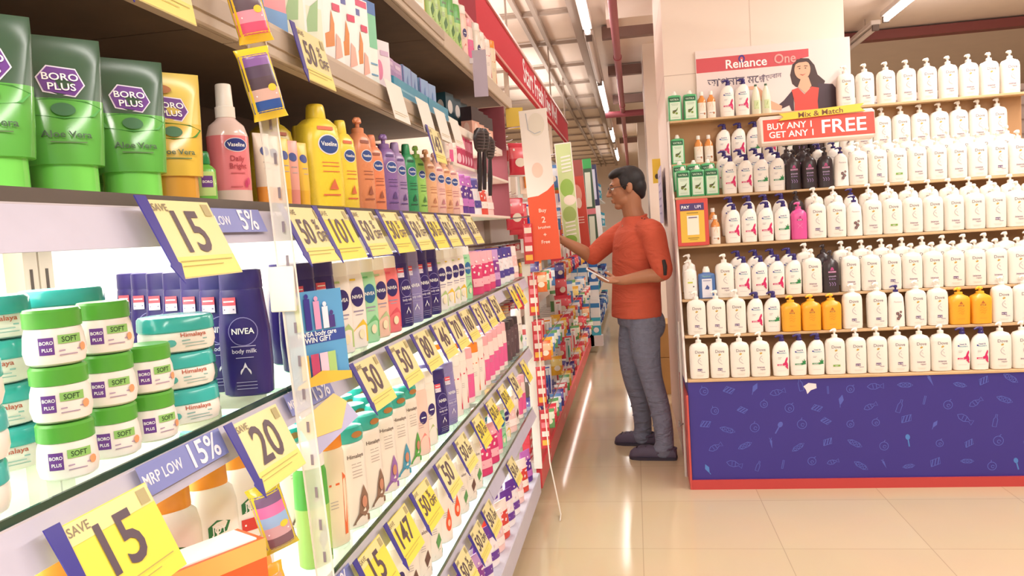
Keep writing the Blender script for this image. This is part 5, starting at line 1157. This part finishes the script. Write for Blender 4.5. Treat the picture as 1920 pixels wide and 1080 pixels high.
# hanging fin banners that face down the aisle
def fin(name, label, x, y, z0, z1, w, draw, rz=0):
    t = thing(name, label, 'banner', (x, y, z0), (0, R(-2.5), R(rz)), 'hanging fin banners')
    H_ = z1-z0; p = MB(); p.box(-w/2, w/2, -.004, .004, 0, H_, C('f4ece4', .4)); obj('board', p.mesh('board'), t)
    d = Decal(lambda x, z: -.004); draw(d, w, H_); obj('banner_print', d.mesh('banner_print'), t)
    p = MB(); p.tube([(-w/2, 0, H_*.9), (-w/2-.10, 0, H_*.9)], .004, HOOK, 6); p.tube([(-w/2, 0, H_*.3), (-w/2-.10, 0, H_*.3)], .004, HOOK, 6); obj('bracket_arm', p.mesh('bracket_arm'), t)
    return t
def dr_o(d, w, H_):
    d.poly([(-w/2, 0), (w/2, 0), (w/2, H_*.50), (w*.25, H_*.46), (-w*.1, H_*.43), (-w/2, H_*.425)], C('ea5a34')); d.ell(-.005, H_*.60, w*.20, H_*.05, C('f6d3c2')); d.ell(.012, H_*.90, w*.30, H_*.075, C('e9e2d4')); d.line([(-.035, H_*.98), (-.03, H_*.87), (.0, H_*.84), (.03, H_*.85)], .004, C('b8bcc4'))
    for s, z, q in (('Buy', .32, .026), ('2', .25, .042), ('brushes', .21, .020), ('+', .155, .030), ('Free', .11, .024)): d.text(s, 0, H_*z, q, C('fbe0d0'))
fin('hanging_banner', 'tall white and orange banner hanging at the front of the oral-care bay', -.432, 3.875, 1.255, 2.0, .138, dr_o)
def dr_g(d, w, H_):
    d.rect(-w*.45, w*.45, .01, H_*.99, C('cfe0a2')); d.ell(0, H_*.56, w*.4, H_*.09, C('9ac45a')); d.ell(.01, H_*.44, w*.36, H_*.05, C('f6e8d8')); d.ell(0, H_*.30, w*.40, H_*.08, C('a4bf6a'))
    for q in range(5): d.line([(-w*.2, H_*(.86-.035*q)), (w*.38, H_*(.87-.035*q))], .010, C('f6f4e8'))
    for q in range(4): d.line([(-w*.3, H_*(.22-.04*q)), (w*.3, H_*(.23-.04*q))], .009, C('f6f4e8'))
    d.ell(-.01, H_*.05, w*.4, H_*.05, C('86b440'))
fin('hanging_banner', 'pale green banner with leaf picture, hanging behind the orange banner', -.385, 4.92, 1.30, 1.94, .105, dr_g)
def dr_r(d, w, H_):
    d.rect(-w*.49, w*.49, 0, H_, C('cf4a38')); d.ell(.0, H_*.62, w*.3, H_*.11, C('e8a08c')); d.ell(.012, H_*.52, w*.16, H_*.06, C('f0d0bc')); d.rect(-w*.49, w*.49, H_*.82, H_, C('a8544c'))
    for q in range(3): d.line([(-w*.3, H_*(.36-.03*q)), (w*.3, H_*(.36-.03*q))], .007, C('f0c8b8'))
fin('hanging_banner', 'red banner with a pale picture, third from the camera', -.40, 6.0, 1.24, 1.92, .135, dr_r)
def dr_k(d, w, H_):
    d.rect(-w*.49, w*.49, 0, H_, C('3f5a44')); 
    for a, b in ((.06, .40), (.50, .86)): d.line([(-.005, H_*a), (.005, H_*b)], .05, C('d9e4d4'))
    d.rect(-w*.49, w*.49, H_*.42, H_*.48, C('d8808a')); d.poly([(-w*.49, H_*.9), (w*.49, H_*.9), (w*.49, H_), (-w*.49, H_)], C('3fae5a'))
fin('hanging_banner', 'dark green banner with pale vertical lettering, beside the red one', -.36, 7.1, 1.16, 2.02, .095, dr_k)
def dr_b(d, w, H_):
    d.rect(-w*.49, w*.49, H_*.55, H_, C('2c3058')); d.rect(-w*.49, w*.49, 0, H_*.55, C('e9edf2')); d.line([(0, H_*.62), (.004, H_*.95)], .04, C('c4c8dc'))
fin('hanging_banner', 'navy and white banner, furthest of the hanging banners'.replace('furthest', 'last'), -.36, 8.3, 1.1, 2.06, .09, dr_b)
# red sachet strips between the bays
for q, (x, z) in enumerate(((-.522, 1.44), (-.512, 1.18), (-.505, .95), (-.50, .72), (-.495, .50))):
    t = thing('sachet_strip', '%s red sachet strip down from the orange banner, at the bay corner' % ORD[q], 'sachet strip', (x, 3.852, z-.20), (0, 0, R(18)), 'red sachet strips at the bay corner')
    prof = [(0, .026, .001), (.01, .024, .006), (.19, .024, .006), (.20, .026, .001)]; p = MB(); p.loft(prof, C('c83a42', .25), 2.2, 16); obj('wrapper', p.mesh('wrapper'), t)
    d = Decal(surf_of(prof, 2.2))
    for i in range(4): d.k = 0; d.rect(-.018, .018, .018+i*.045, .045+i*.045, C(('f0b44a', 'f2e0d8', 'e8808a', 'f4d8c8')[i])); 
    obj('sachet_print', d.mesh('sachet_print'), t)
t = thing('string', 'thin white cord trailing from the bay corner to the floor', 'cord', (-.50, 3.80, 0))
p = MB(); p.tube([(0, 0, 1.20), (.01, -.01, .7), (.03, -.03, .25), (.075, -.09, .012), (.078, -.16, .005)], .0035, C('e9ddd0'), 6); obj('strand', p.mesh('strand'), t)
# far shelving with blue and white goods
t = thing('shelving_bay', 'far blue and white shelving bay beyond the hanging banners', 'shelving unit', (-.8, 11.2, 0))
p = MB(); p.box(-1.02, -1.0, 8.66, 13.8, .02, 2.3, C('d9dfe6', .5)); tp('back_panel', p)
p = MB(); p.box(-1.0, -.50, 8.66, 13.8, .075, .2, C('d8d4d4', .5)); tp('base_ledge', p)
p = MB(); p.box(-1.0, -.6, 8.66, 13.8, 0, .075, kick_m); tp('kick_plate', p)
for z in (.62, 1.02, 1.42, 1.82):
    p = MB(); p.box(-1.0, -.47, 8.78, 13.8, z-.02, z, C('e8ecf0', .4)); tp('shelf', p)
KB = [carton(.10, .07, .20, c, [('r', -.5, .5, .55, .8, c2), ('e', 0, .3, .3, .15, 'f2f4f8')], ds+' carton') for c, c2, ds in (('2f6fc0', 'e6eef6', 'blue and white'), ('eef2f6', '3a86c8', 'white and blue'), ('3fb0cc', 'f0f6f8', 'cyan'), ('3a3f8c', 'b8c4e4', 'navy'))]
rnd = random.Random(8)
for zi, z in enumerate((.2005, .6205, 1.0205, 1.4205, 1.8205)):
    y = 8.86; j = 0
    while y < 12.6:
        k = rnd.choice(KB); place(k, (-.50+rnd.uniform(-.02, .0), y, z), R(rnd.uniform(50, 80)), '%s, %s along the %s shelf of the far bay' % (k.desc, ordn(j), ORD[zi]), 'blue and white cartons in the far bay'); y += .13+.12*(y-8.7)/2; j += 1
p = MB(); p.box(-1.0, -.40, 8.66, 8.76, .08, .2, C('d8d4d4', .5)); tp('end_ledge', p)
for r in range(9):
    for c in range(4):
        k = rnd.choice(KB); place(k, (-.47-.115*c, 8.70, .2005+r*.2005), R(rnd.uniform(-4, 4)), '%s at the far bay end, %s layer, %s from the aisle' % (k.desc, ORD[r], ORD[c]), 'cartons stacked at the end of the far bay')
# things along the other side, behind the man
def brown_box(x, y, z, w, dp, hh, label):
    t = thing('cardboard_box', label, 'box', (x, y, z), group='cardboard boxes behind the man'); m = mat('corrugated_card', h('c29a62'), .8, noise=.08, nscale=12)
    p = MB(); p.box(-w/2, w/2, -dp/2, dp/2, 0, hh, m, .004); obj('carton_body', p.mesh('carton_body'), t)
    p = MB(); p.box(-.025, .025, -dp/2-.001, dp/2+.001, hh-.06, hh+.0015, C('d8bc8c', .3)); obj('packing_tape', p.mesh('packing_tape'), t)
brown_box(.33, 6.62, .0, .36, .40, .30, 'brown cardboard box on the floor behind the man'); brown_box(.325, 6.62, .302, .35, .38, .28, 'brown cardboard box stacked on the floor box behind the man')
t = thing('notice_sheet', 'lilac notice sheet on the column side above the man', 'notice', (.196, 5.55, 1.62), (0, 0, R(-90)))
p = MB(); p.box(-.30, .30, -.002, .002, -.22, .16, C('c9c0da')); obj('sheet', p.mesh('sheet'), t)
d = Decal(lambda x, z: -.002)
for q in range(6): d.line([(-.2, .10-.05*q), (.2, .10-.05*q)], .012, C('8f86b4'))
obj('printed_lines', d.mesh('printed_lines'), t)
t = thing('price_tag', 'yellow tag hanging at the column behind the man', 'price tag', (.19, 5.95, 1.80))
p = MB(); p.box(-.03, .03, -.002, .002, -.10, .08, C('e8c43a')); obj('tag', p.mesh('tag'), t); d = Decal(lambda x, z: -.002); d.ell(0, -.05, .015, .02, C('4a3a2a'), 10); obj('tag_print', d.mesh('tag_print'), t)
# ================================================================== the shopper
def blob(parts, name, mats, voxel, smooth, keep=None):
    """one continuous surface grown over overlapping tubes and ellipsoids"""
    me = parts.mesh(name); o = bpy.data.objects.new(name, me); COL.objects.link(o)
    r = o.modifiers.new('r', 'REMESH'); r.mode = 'VOXEL'; r.voxel_size = voxel
    s = o.modifiers.new('s', 'SMOOTH'); s.iterations = smooth; s.factor = .5
    dg = bpy.context.evaluated_depsgraph_get(); dg.update()
    m2 = bpy.data.meshes.new_from_object(o.evaluated_get(dg)); bpy.data.objects.remove(o)
    m2.name = name; m2.materials.clear()
    for m in mats: m2.materials.append(m)
    m2.shade_smooth()
    return m2
def ellipsoid(mb, c, ax, m, seg=20, rings=12):
    """ax: three half-axis vectors"""
    vs = []; fs = []
    for i in range(rings+1):
        a = pi*i/rings
        for k in range(seg):
            b = 2*pi*k/seg
            vs.append(Vector(c)+Vector(ax[0])*(sin(a)*cos(b))+Vector(ax[1])*(sin(a)*sin(b))+Vector(ax[2])*cos(a))
    for i in range(rings):
        for k in range(seg):
            p = i*seg+k; q = i*seg+(k+1) % seg; fs.append((p, q, q+seg, p+seg))
    mb.add(vs, fs, m)
def limb(mb, pts, rad, m, seg=18):
    """tapering limb with rounded ends, resampled smoothly"""
    P = [Vector(p) for p in pts]; Q = []; RR = []
    for i in range(len(P)-1):
        p0 = P[max(i-1, 0)]; p1 = P[i]; p2 = P[i+1]; p3 = P[min(i+2, len(P)-1)]
        for k in range(5):
            t = k/5
            Q.append(.5*((2*p1)+(p2-p0)*t+(2*p0-5*p1+4*p2-p3)*t*t+(3*p1-p0-3*p2+p3)*t**3)); RR.append(rad[i]+(rad[i+1]-rad[i])*t)
    Q.append(P[-1]); RR.append(rad[-1])
    mb.tube(Q, RR, m, seg)
    for p, r in ((Q[0], RR[0]), (Q[-1], RR[-1])): ellipsoid(mb, p, ((r, 0, 0), (0, r, 0), (0, 0, r)), m, 14, 8)
SKIN = mat('skin', h('ae7656'), .5, noise=.06, nscale=25); SHIRT = mat('orange_knit', h('cd5b42'), .85, noise=.08, nscale=120)
JEAN = mat('grey_blue_denim', h('7d8094'), .9, noise=.22, nscale=38); HAIRM = mat('black_hair', h('1c1619'), .62, noise=.3, nscale=90); CLOG = mat('clog_rubber', h('5a5166'), .7, noise=.1, nscale=30)
def cloth_bump(m, scale, dist):
    nt = m.node_tree; n = nt.nodes.new('ShaderNodeTexNoise'); n.inputs['Scale'].default_value = scale; n.inputs['Detail'].default_value = 3; n.inputs['Distortion'].default_value = 1.2
    tc = nt.nodes.new('ShaderNodeTexCoord'); mp = nt.nodes.new('ShaderNodeMapping'); mp.inputs['Scale'].default_value = (.6, .6, 1.7); bp = nt.nodes.new('ShaderNodeBump'); bp.inputs['Strength'].default_value = .8; bp.inputs['Distance'].default_value = dist
    nt.links.new(tc.outputs['Object'], mp.inputs['Vector']); nt.links.new(mp.outputs[0], n.inputs['Vector']); nt.links.new(n.outputs['Fac'], bp.inputs['Height']); nt.links.new(bp.outputs[0], nt.nodes['Principled BSDF'].inputs['Normal'])
cloth_bump(JEAN, 11, .03); cloth_bump(SHIRT, 7, .022)
man = thing('person', 'man in an orange-red shirt and grey jeans reaching to the shelf, phone in hand', 'person', (-.02, 4.74, 0))
def mpart(name, me, par=man):
    o = obj(name, me, par)
    o.matrix_parent_inverse = Matrix.Translation((.02, -4.74, 0)) if par is man else Matrix()
    return o
yaw = R(5); F = Vector((-cos(yaw), -sin(yaw), 0)); L = Vector((sin(yaw), -cos(yaw), 0)); U = Vector((0, 0, 1))
HC = Vector((-.035, 4.735, 1.622)); tilt = R(6)   # head bowed a little
Fh = F*cos(tilt)-U*sin(tilt); Uh = U*cos(tilt)+F*sin(tilt)
def H(f, l, u): return HC+Fh*f+L*l+Uh*u
def he(mb, f, l, u, rf, rl, ru, m=SKIN, rot=0): 
    a = Fh*cos(rot)+Uh*sin(rot); b = Uh*cos(rot)-Fh*sin(rot)
    ellipsoid(mb, H(f, l, u), (a*rf, L*rl, b*ru), m, 24, 16)
ty = R(22); TF = Vector((-cos(ty), -sin(ty), 0)); TL = Vector((sin(ty), -cos(ty), 0))     # torso turned a little to the camera
LS, LE, LW = Vector((.100, 4.575, 1.372)), Vector((.150, 4.505, 1.118)), Vector((-.085, 4.475, 1.088))
RS, RE, RW = Vector((-.055, 4.90, 1.385)), Vector((-.265, 4.90, 1.222)), Vector((-.43, 4.80, 1.330))
HIP = Vector((.005, 4.74, .87))
LK, LA = Vector((.058, 4.665, .485)), Vector((.118, 4.64, .085)); RK, RA = Vector((-.055, 4.85, .49)), Vector((-.005, 4.955, .085))
b = MB()
he(b, -.016, 0, .034, .097, .077, .088); he(b, .032, 0, -.020, .060, .060, .082); he(b, .018, 0, -.062, .062, .056, .050); he(b, .058, 0, -.098, .026, .030, .021)
he(b, .078, 0, .030, .016, .046, .014); he(b, .070, .030, -.018, .020, .020, .020); he(b, .070, -.030, -.018, .020, .020, .020)
limb(b, [H(.086, 0, .016), H(.100, 0, -.006), H(.110, 0, -.026)], [.008, .0105, .0125], SKIN, 12)
he(b, .100, .011, -.030, .010, .009, .008); he(b, .100, -.011, -.030, .010, .009, .008)
he(b, .086, 0, -.058, .013, .024, .008); he(b, .084, 0, -.070, .013, .021, .008)
for s in (1, -1):
    he(b, -.014, s*.080, -.004, .020, .009, .033, SKIN, .2); he(b, -.002, s*.076, -.012, .010, .008, .012)
limb(b, [H(-.024, 0, -.03), Vector((-.005, 4.74, 1.50)), Vector((.012, 4.742, 1.425)), Vector((.01, 4.74, 1.36))], [.062, .060, .066, .085], SKIN)
# hidden trunk and legs keep the figure one surface
limb(b, [Vector((.015, 4.74, 1.36)), Vector((.01, 4.74, 1.15)), HIP], [.10, .10, .10], SKIN)
limb(b, [Vector((.01, 4.74, 1.37)), LS], [.06, .045], SKIN); limb(b, [Vector((.01, 4.74, 1.37)), RS], [.06, .045], SKIN)
for hx, k, a in ((Vector((.03, 4.67, .86)), LK, LA), (Vector((-.01, 4.82, .86)), RK, RA)): limb(b, [hx, (hx+k)/2, k, (k+a)/2, a, a-Vector((0, 0, .05))], [.065, .062, .045, .043, .032, .034], SKIN)
limb(b, [LS, (LS+LE)/2, LE, LE.lerp(LW, .35), LE.lerp(LW, .7), LW], [.046, .043, .040, .040, .033, .026], SKIN)
limb(b, [RS, (RS+RE)/2, RE, RE.lerp(RW, .35), RE.lerp(RW, .7), RW], [.046, .043, .039, .040, .033, .026], SKIN)
def hand(mb, w, fwd, pn, thumb, curl, spread=.016):
    """palm and five fingers; fwd along the fingers, pn out of the palm, thumb towards the thumb side"""
    fwd = fwd.normalized(); pn = (pn-fwd*pn.dot(fwd)).normalized(); sd = fwd.cross(pn).normalized()
    if sd.dot(thumb) < 0: sd = -sd
    ellipsoid(mb, w+fwd*.045, (fwd*.052, sd*.041, pn*.015), SKIN, 18, 10); limb(mb, [w-fwd*.01, w+fwd*.03], [.026, .022], SKIN, 12)
    for i, (ln, off) in enumerate(((.070, 1.45), (.078, .48), (.072, -.48), (.056, -1.42))):
        p = w+fwd*(.080-.004*abs(off))+sd*off*spread; d = (fwd+sd*off*.06).normalized(); pts = [p-fwd*.02, p]; ang = 0
        for q, fr in enumerate((.45, .30, .25)):
            ang += curl*(.7, 1, .8)[q]*(1+.08*i); dd = d*cos(ang)+pn*sin(ang); p = p+dd*ln*fr; pts.append(p)
        limb(mb, pts, [.0095, .0092, .0085, .0078, .0068], SKIN, 10)
    p = w+fwd*.022+sd*.030; d1 = (fwd*.62+sd*.70+pn*.28).normalized(); d2 = (fwd*.86+sd*.22+pn*.42).normalized()
    limb(mb, [p-sd*.012, p+d1*.024, p+d1*.026+d2*.024, p+d1*.026+d2*.046], [.0135, .0115, .0095, .0078], SKIN, 10)
hand(b, LW+Vector((-.012, 0, .002)), Vector((-1, -.06, .10)), Vector((.15, -.25, 1)), Vector((0, 1, .2)), .38)
hand(b, RW+Vector((-.012, -.006, .008)), Vector((-.85, -.35, .38)), Vector((-.2, -.3, -1)), Vector((0, -1, .2)), .3)
body = blob(b, 'body', [SKIN], .0045, 3); mpart('body', body)
# head hair: swept to the side, short over the ears and nape
b = MB(); he(b, -.026, 0, .042, .096, .083, .090, HAIRM); he(b, -.066, 0, .0, .058, .072, .070, HAIRM); he(b, .030, .008, .096, .062, .064, .030, HAIRM, -.18)
he(b, .068, .010, .088, .026, .044, .020, HAIRM, -.5); he(b, -.082, 0, -.040, .030, .052, .040, HAIRM)
for s in (1, -1): he(b, .006, s*.073, .032, .030, .012, .036, HAIRM); he(b, .014, s*.073, .004, .008, .007, .018, HAIRM)
hair = blob(b, 'hair', [HAIRM], .005, 3); mpart('hair', hair)
for s in (1, -1):
    b = MB(); ellipsoid(b, H(.0795, s*.030, .006), (Fh*.011, L*.0125, Uh*.0085), C('e9e2dc', .2), 16, 10); mpart('eye', b.mesh('eye'))
    b = MB(); ellipsoid(b, H(.0885, s*.030, .005), (Fh*.003, L*.005, Uh*.005), C('241a18', .15), 12, 8); mpart('pupil', b.mesh('pupil'))
    b = MB(); limb(b, [H(.078, s*.052, .024), H(.086, s*.034, .031), H(.088, s*.014, .026)], [.002, .0034, .003], HAIRM, 8); mpart('eyebrow', b.mesh('eyebrow'))
b = MB(); limb(b, [H(.097, 0, -.064), H(.090, .018, -.064)], [.0016, .001], C('5a3028'), 6); limb(b, [H(.097, 0, -.064), H(.090, -.018, -.064)], [.0016, .001], C('5a3028'), 6); mpart('mouth_crease', b.mesh('mouth_crease'))
FR = C('2a2024', .25); b = MB()
for s in (1, -1):
    pts = [H(.103-.010*abs(x)/.02*(1 if x*s > 0 else .3), s*.031+x, .004+z) for x, z in [(.023*cos(q*pi/9), .0165*sin(q*pi/9)) for q in range(19)]]; b.tube(pts, .0016, FR, 6)
    b.tube([H(.092, s*.055, .010), H(.060, s*.078, .012), H(.0, s*.086, .012), H(-.018, s*.085, .002)], .0021, FR, 6)
b.tube([H(.104, .009, .010), H(.108, 0, .013), H(.104, -.009, .010)], .0016, FR, 6)
gl = mpart('spectacles', b.mesh('spectacles'))
b = MB()
for s in (1, -1):
    pts = [H(.0985, s*.031+.021*cos(q*2*pi/16), .004+.015*sin(q*2*pi/16)) for q in range(16)]; b.add(pts, [tuple(range(16))], glassy('lens', (.95, .96, .98), .15))
o = mpart('lenses', b.mesh('lenses'), gl)
# shirt
b = MB()
def ring(z, c, rf, rl): return (z, c, rf, rl)
def torso(mb, rows, m, n=2.3, seg=36):
    vs = []; fs = []
    for (z, cx, cy, rf, rl) in rows:
        for k in range(seg):
            a, c = sup(2*pi*k/seg, n); p = Vector((cx, cy, z))+TF*(rf*a)+TL*(rl*c); vs.append(p)
    for i in range(len(rows)-1):
        for k in range(seg):
            p = i*seg+k; q = i*seg+(k+1) % seg; fs.append((p, q, q+seg, p+seg))
    fs.append(tuple(range(seg-1, -1, -1))); fs.append(tuple((len(rows)-1)*seg+k for k in range(seg))); mb.add(vs, fs, m)
torso(b, [(.852, -.012, 4.74, .138, .182), (.90, -.010, 4.74, .138, .182), (1.0, -.006, 4.74, .134, .176), (1.10, .0, 4.74, .133, .174), (1.20, .006, 4.74, .134, .180), (1.30, .012, 4.74, .128, .184), (1.36, .014, 4.74, .112, .176), (1.405, .014, 4.74, .085, .130), (1.435, .010, 4.74, .076, .088), (1.452, .010, 4.74, .066, .072)], SHIRT)
limb(b, [Vector((.045, 4.65, 1.345)), LS+Vector((.0, 0, -.02)), (LS+LE)/2, LE+Vector((-.004, 0, .035)), LE+Vector((-.002, 0, .012))], [.072, .076, .068, .060, .058], SHIRT)
limb(b, [Vector((-.01, 4.83, 1.345)), RS+Vector((.01, 0, -.02)), (RS+RE)/2, RS.lerp(RE, .85), RE+Vector((.005, 0, .002))], [.072, .074, .066, .060, .057], SHIRT)
rw = random.Random(4)
for q in range(5):      # soft folds at the elbows and the waist
    z = .90+q*.06; a = rw.uniform(-.6, 2.2); p = Vector((0, 4.74, z))+TF*(.128*cos(a))+TL*(.172*sin(a)); q2 = Vector((0, 4.74, z+rw.uniform(-.05, .06)))+TF*(.128*cos(a+.5))+TL*(.172*sin(a+.5)); limb(b, [p, (p+q2)/2+Vector((0, 0, .01)), q2], [.008, .012, .008], SHIRT, 8)
for q in (.62, .74, .86): c = LS.lerp(LE, q); limb(b, [c+Vector((-.052, -.03, .012)), c+Vector((-.01, -.064, 0)), c+Vector((.05, -.03, -.014))], [.007, .011, .007], SHIRT, 8)
shirt = mpart('shirt', blob(b, 'shirt', [SHIRT], .006, 4))
b = MB(); pts = []
for q in range(25):
    a = 2*pi*q/24; pts.append(Vector((.010, 4.74, 1.444+.013*cos(a+pi)))+TF*(.068*cos(a))+TL*(.072*sin(a)))
b.tube(pts, .007, SHIRT, 8, False); mpart('collar', b.mesh('collar'), shirt).matrix_parent_inverse = Matrix()
b = MB(); base = LE+Vector((.006, -.05, .02))
b.tube([base+Vector((.0, .0, .055)), base+Vector((.006, -.013, .02)), base+Vector((.004, -.008, -.03))], [.010, .012, .009], C('2d2a2c', .6), 8); mpart('sleeve_tab', b.mesh('sleeve_tab'), shirt)
b = MB()
for q in range(4): ellipsoid(b, Vector((.050+.016*q, 4.664-.012*q, 1.437-.006*q)), ((.005, 0, 0), (0, .005, 0), (0, 0, .004)), C('2d2226'), 8, 6)
mpart('shoulder_button', b.mesh('shoulder_button'), shirt)
# jeans
b = MB(); torso(b, [(.80, .004, 4.74, .118, .160), (.86, .0, 4.74, .120, .158), (.90, .0, 4.74, .115, .152)], JEAN)
for hx, k, a in ((Vector((.032, 4.668, .83)), LK, LA), (Vector((-.012, 4.815, .83)), RK, RA)):
    limb(b, [hx, (hx+k)/2+Vector((-.012, 0, 0)), k, (k+a)/2+Vector((.014, 0, 0)), a+Vector((-.002, 0, .03)), a+Vector((-.012, 0, -.03))], [.102, .088, .067, .060, .055, .060], JEAN)
    for q in range(8): c = a.lerp(k, .04+.15*q)+Vector((0, -.058+.0*q, 0)); limb(b, [c+Vector((-.045, .03, -.016)), c+Vector((0, .004+.002*(q%3), .010)), c+Vector((.045, .03, -.012))], [.006, .011, .006], JEAN, 8)
ellipsoid(b, Vector((.085, 4.745, .80)), ((.075, 0, 0), (0, .14, 0), (0, 0, .10)), JEAN)
jeans = mpart('jeans', blob(b, 'jeans', [JEAN], .006, 3))
# clogs
def clog(a, d, label):
    d = d.normalized(); s = Vector((-d.y, d.x, 0)); o_ = Vector((a.x, a.y, 0))-d*.075
    b = MB(); rows = [(-.012, .030, .055), (.0, .038, .070), (.05, .041, .066), (.10, .044, .070), (.15, .049, .080), (.20, .051, .075), (.24, .046, .060), (.262, .030, .042), (.268, .012, .024)]
    vs = []; fs = []; seg = 20
    for t, w, hh in rows:
        for k in range(seg):
            cx, cz = sup(2*pi*k/seg, 2.6); z = hh*(cz+1)/2
            vs.append(o_+d*t+s*(w*cx)+Vector((0, 0, z+.001)))
    for i in range(len(rows)-1):
        for k in range(seg):
            p = i*seg+k; q = i*seg+(k+1) % seg; fs.append((p, q, q+seg, p+seg))
    fs.append(tuple(range(seg-1, -1, -1))); fs.append(tuple((len(rows)-1)*seg+k for k in range(seg))); b.add(vs, fs, CLOG)
    root = mpart('clog', b.mesh('clog'))
    b = MB(); b.tube([o_+d*.10+s*.046+U*.045, o_+d*.03+s*.044+U*.068, o_-d*.010+U*.066, o_+d*.03-s*.044+U*.068, o_+d*.10-s*.046+U*.045], .008, CLOG, 8); mpart('heel_strap', b.mesh('heel_strap'), root)
    b = MB()
    for i in range(3):
        for j in (-1, 0, 1): p = o_+d*(.165+.028*i)+s*(j*.020)+U*(.0765-.004*i); b.tube([p, p+U*.003], .0052, C('231e28'), 8)
    mpart('vent_dot_pattern', b.mesh('vent_dot_pattern'), root)
    b = MB(); q = [o_+d*t+s*(w+.003) for t, w in ((-.014, .026), (.0, .036), (.10, .045), (.2, .052), (.25, .040), (.270, .010))]+[o_+d*t-s*(w+.003) for t, w in ((.270, .010), (.25, .040), (.2, .052), (.10, .045), (.0, .036), (-.014, .026))]
    n = len(q); b.add([Vector((p.x, p.y, .0)) for p in q]+[Vector((p.x, p.y, .017)) for p in q], [tuple(range(n-1, -1, -1)), tuple(range(n, 2*n))]+[(i, (i+1) % n, n+(i+1) % n, n+i) for i in range(n)], C('3a3442', .7)); mpart('sole', b.mesh('sole'), root)
clog(LA+Vector((-.022, .0, 0)), Vector((-1, .16, 0)), ''); clog(RA+Vector((.005, .0, 0)), Vector((-1, .20, 0)), '')
# phone in the near hand
t = thing('mobile_phone', "white-edged mobile phone held in the man's palm", 'phone', (-.215, 4.462, 1.132), (R(6), R(32), R(4)))
p = MB(); p.box(-.075, .072, -.034, .036, -.004, .004, C('e8e4e4', .25), .002); obj('case', p.mesh('case'), t)
p = MB(); p.box(-.068, .066, -.030, .032, .004, .0046, C('3a3c46', .1)); obj('screen', p.mesh('screen'), t)
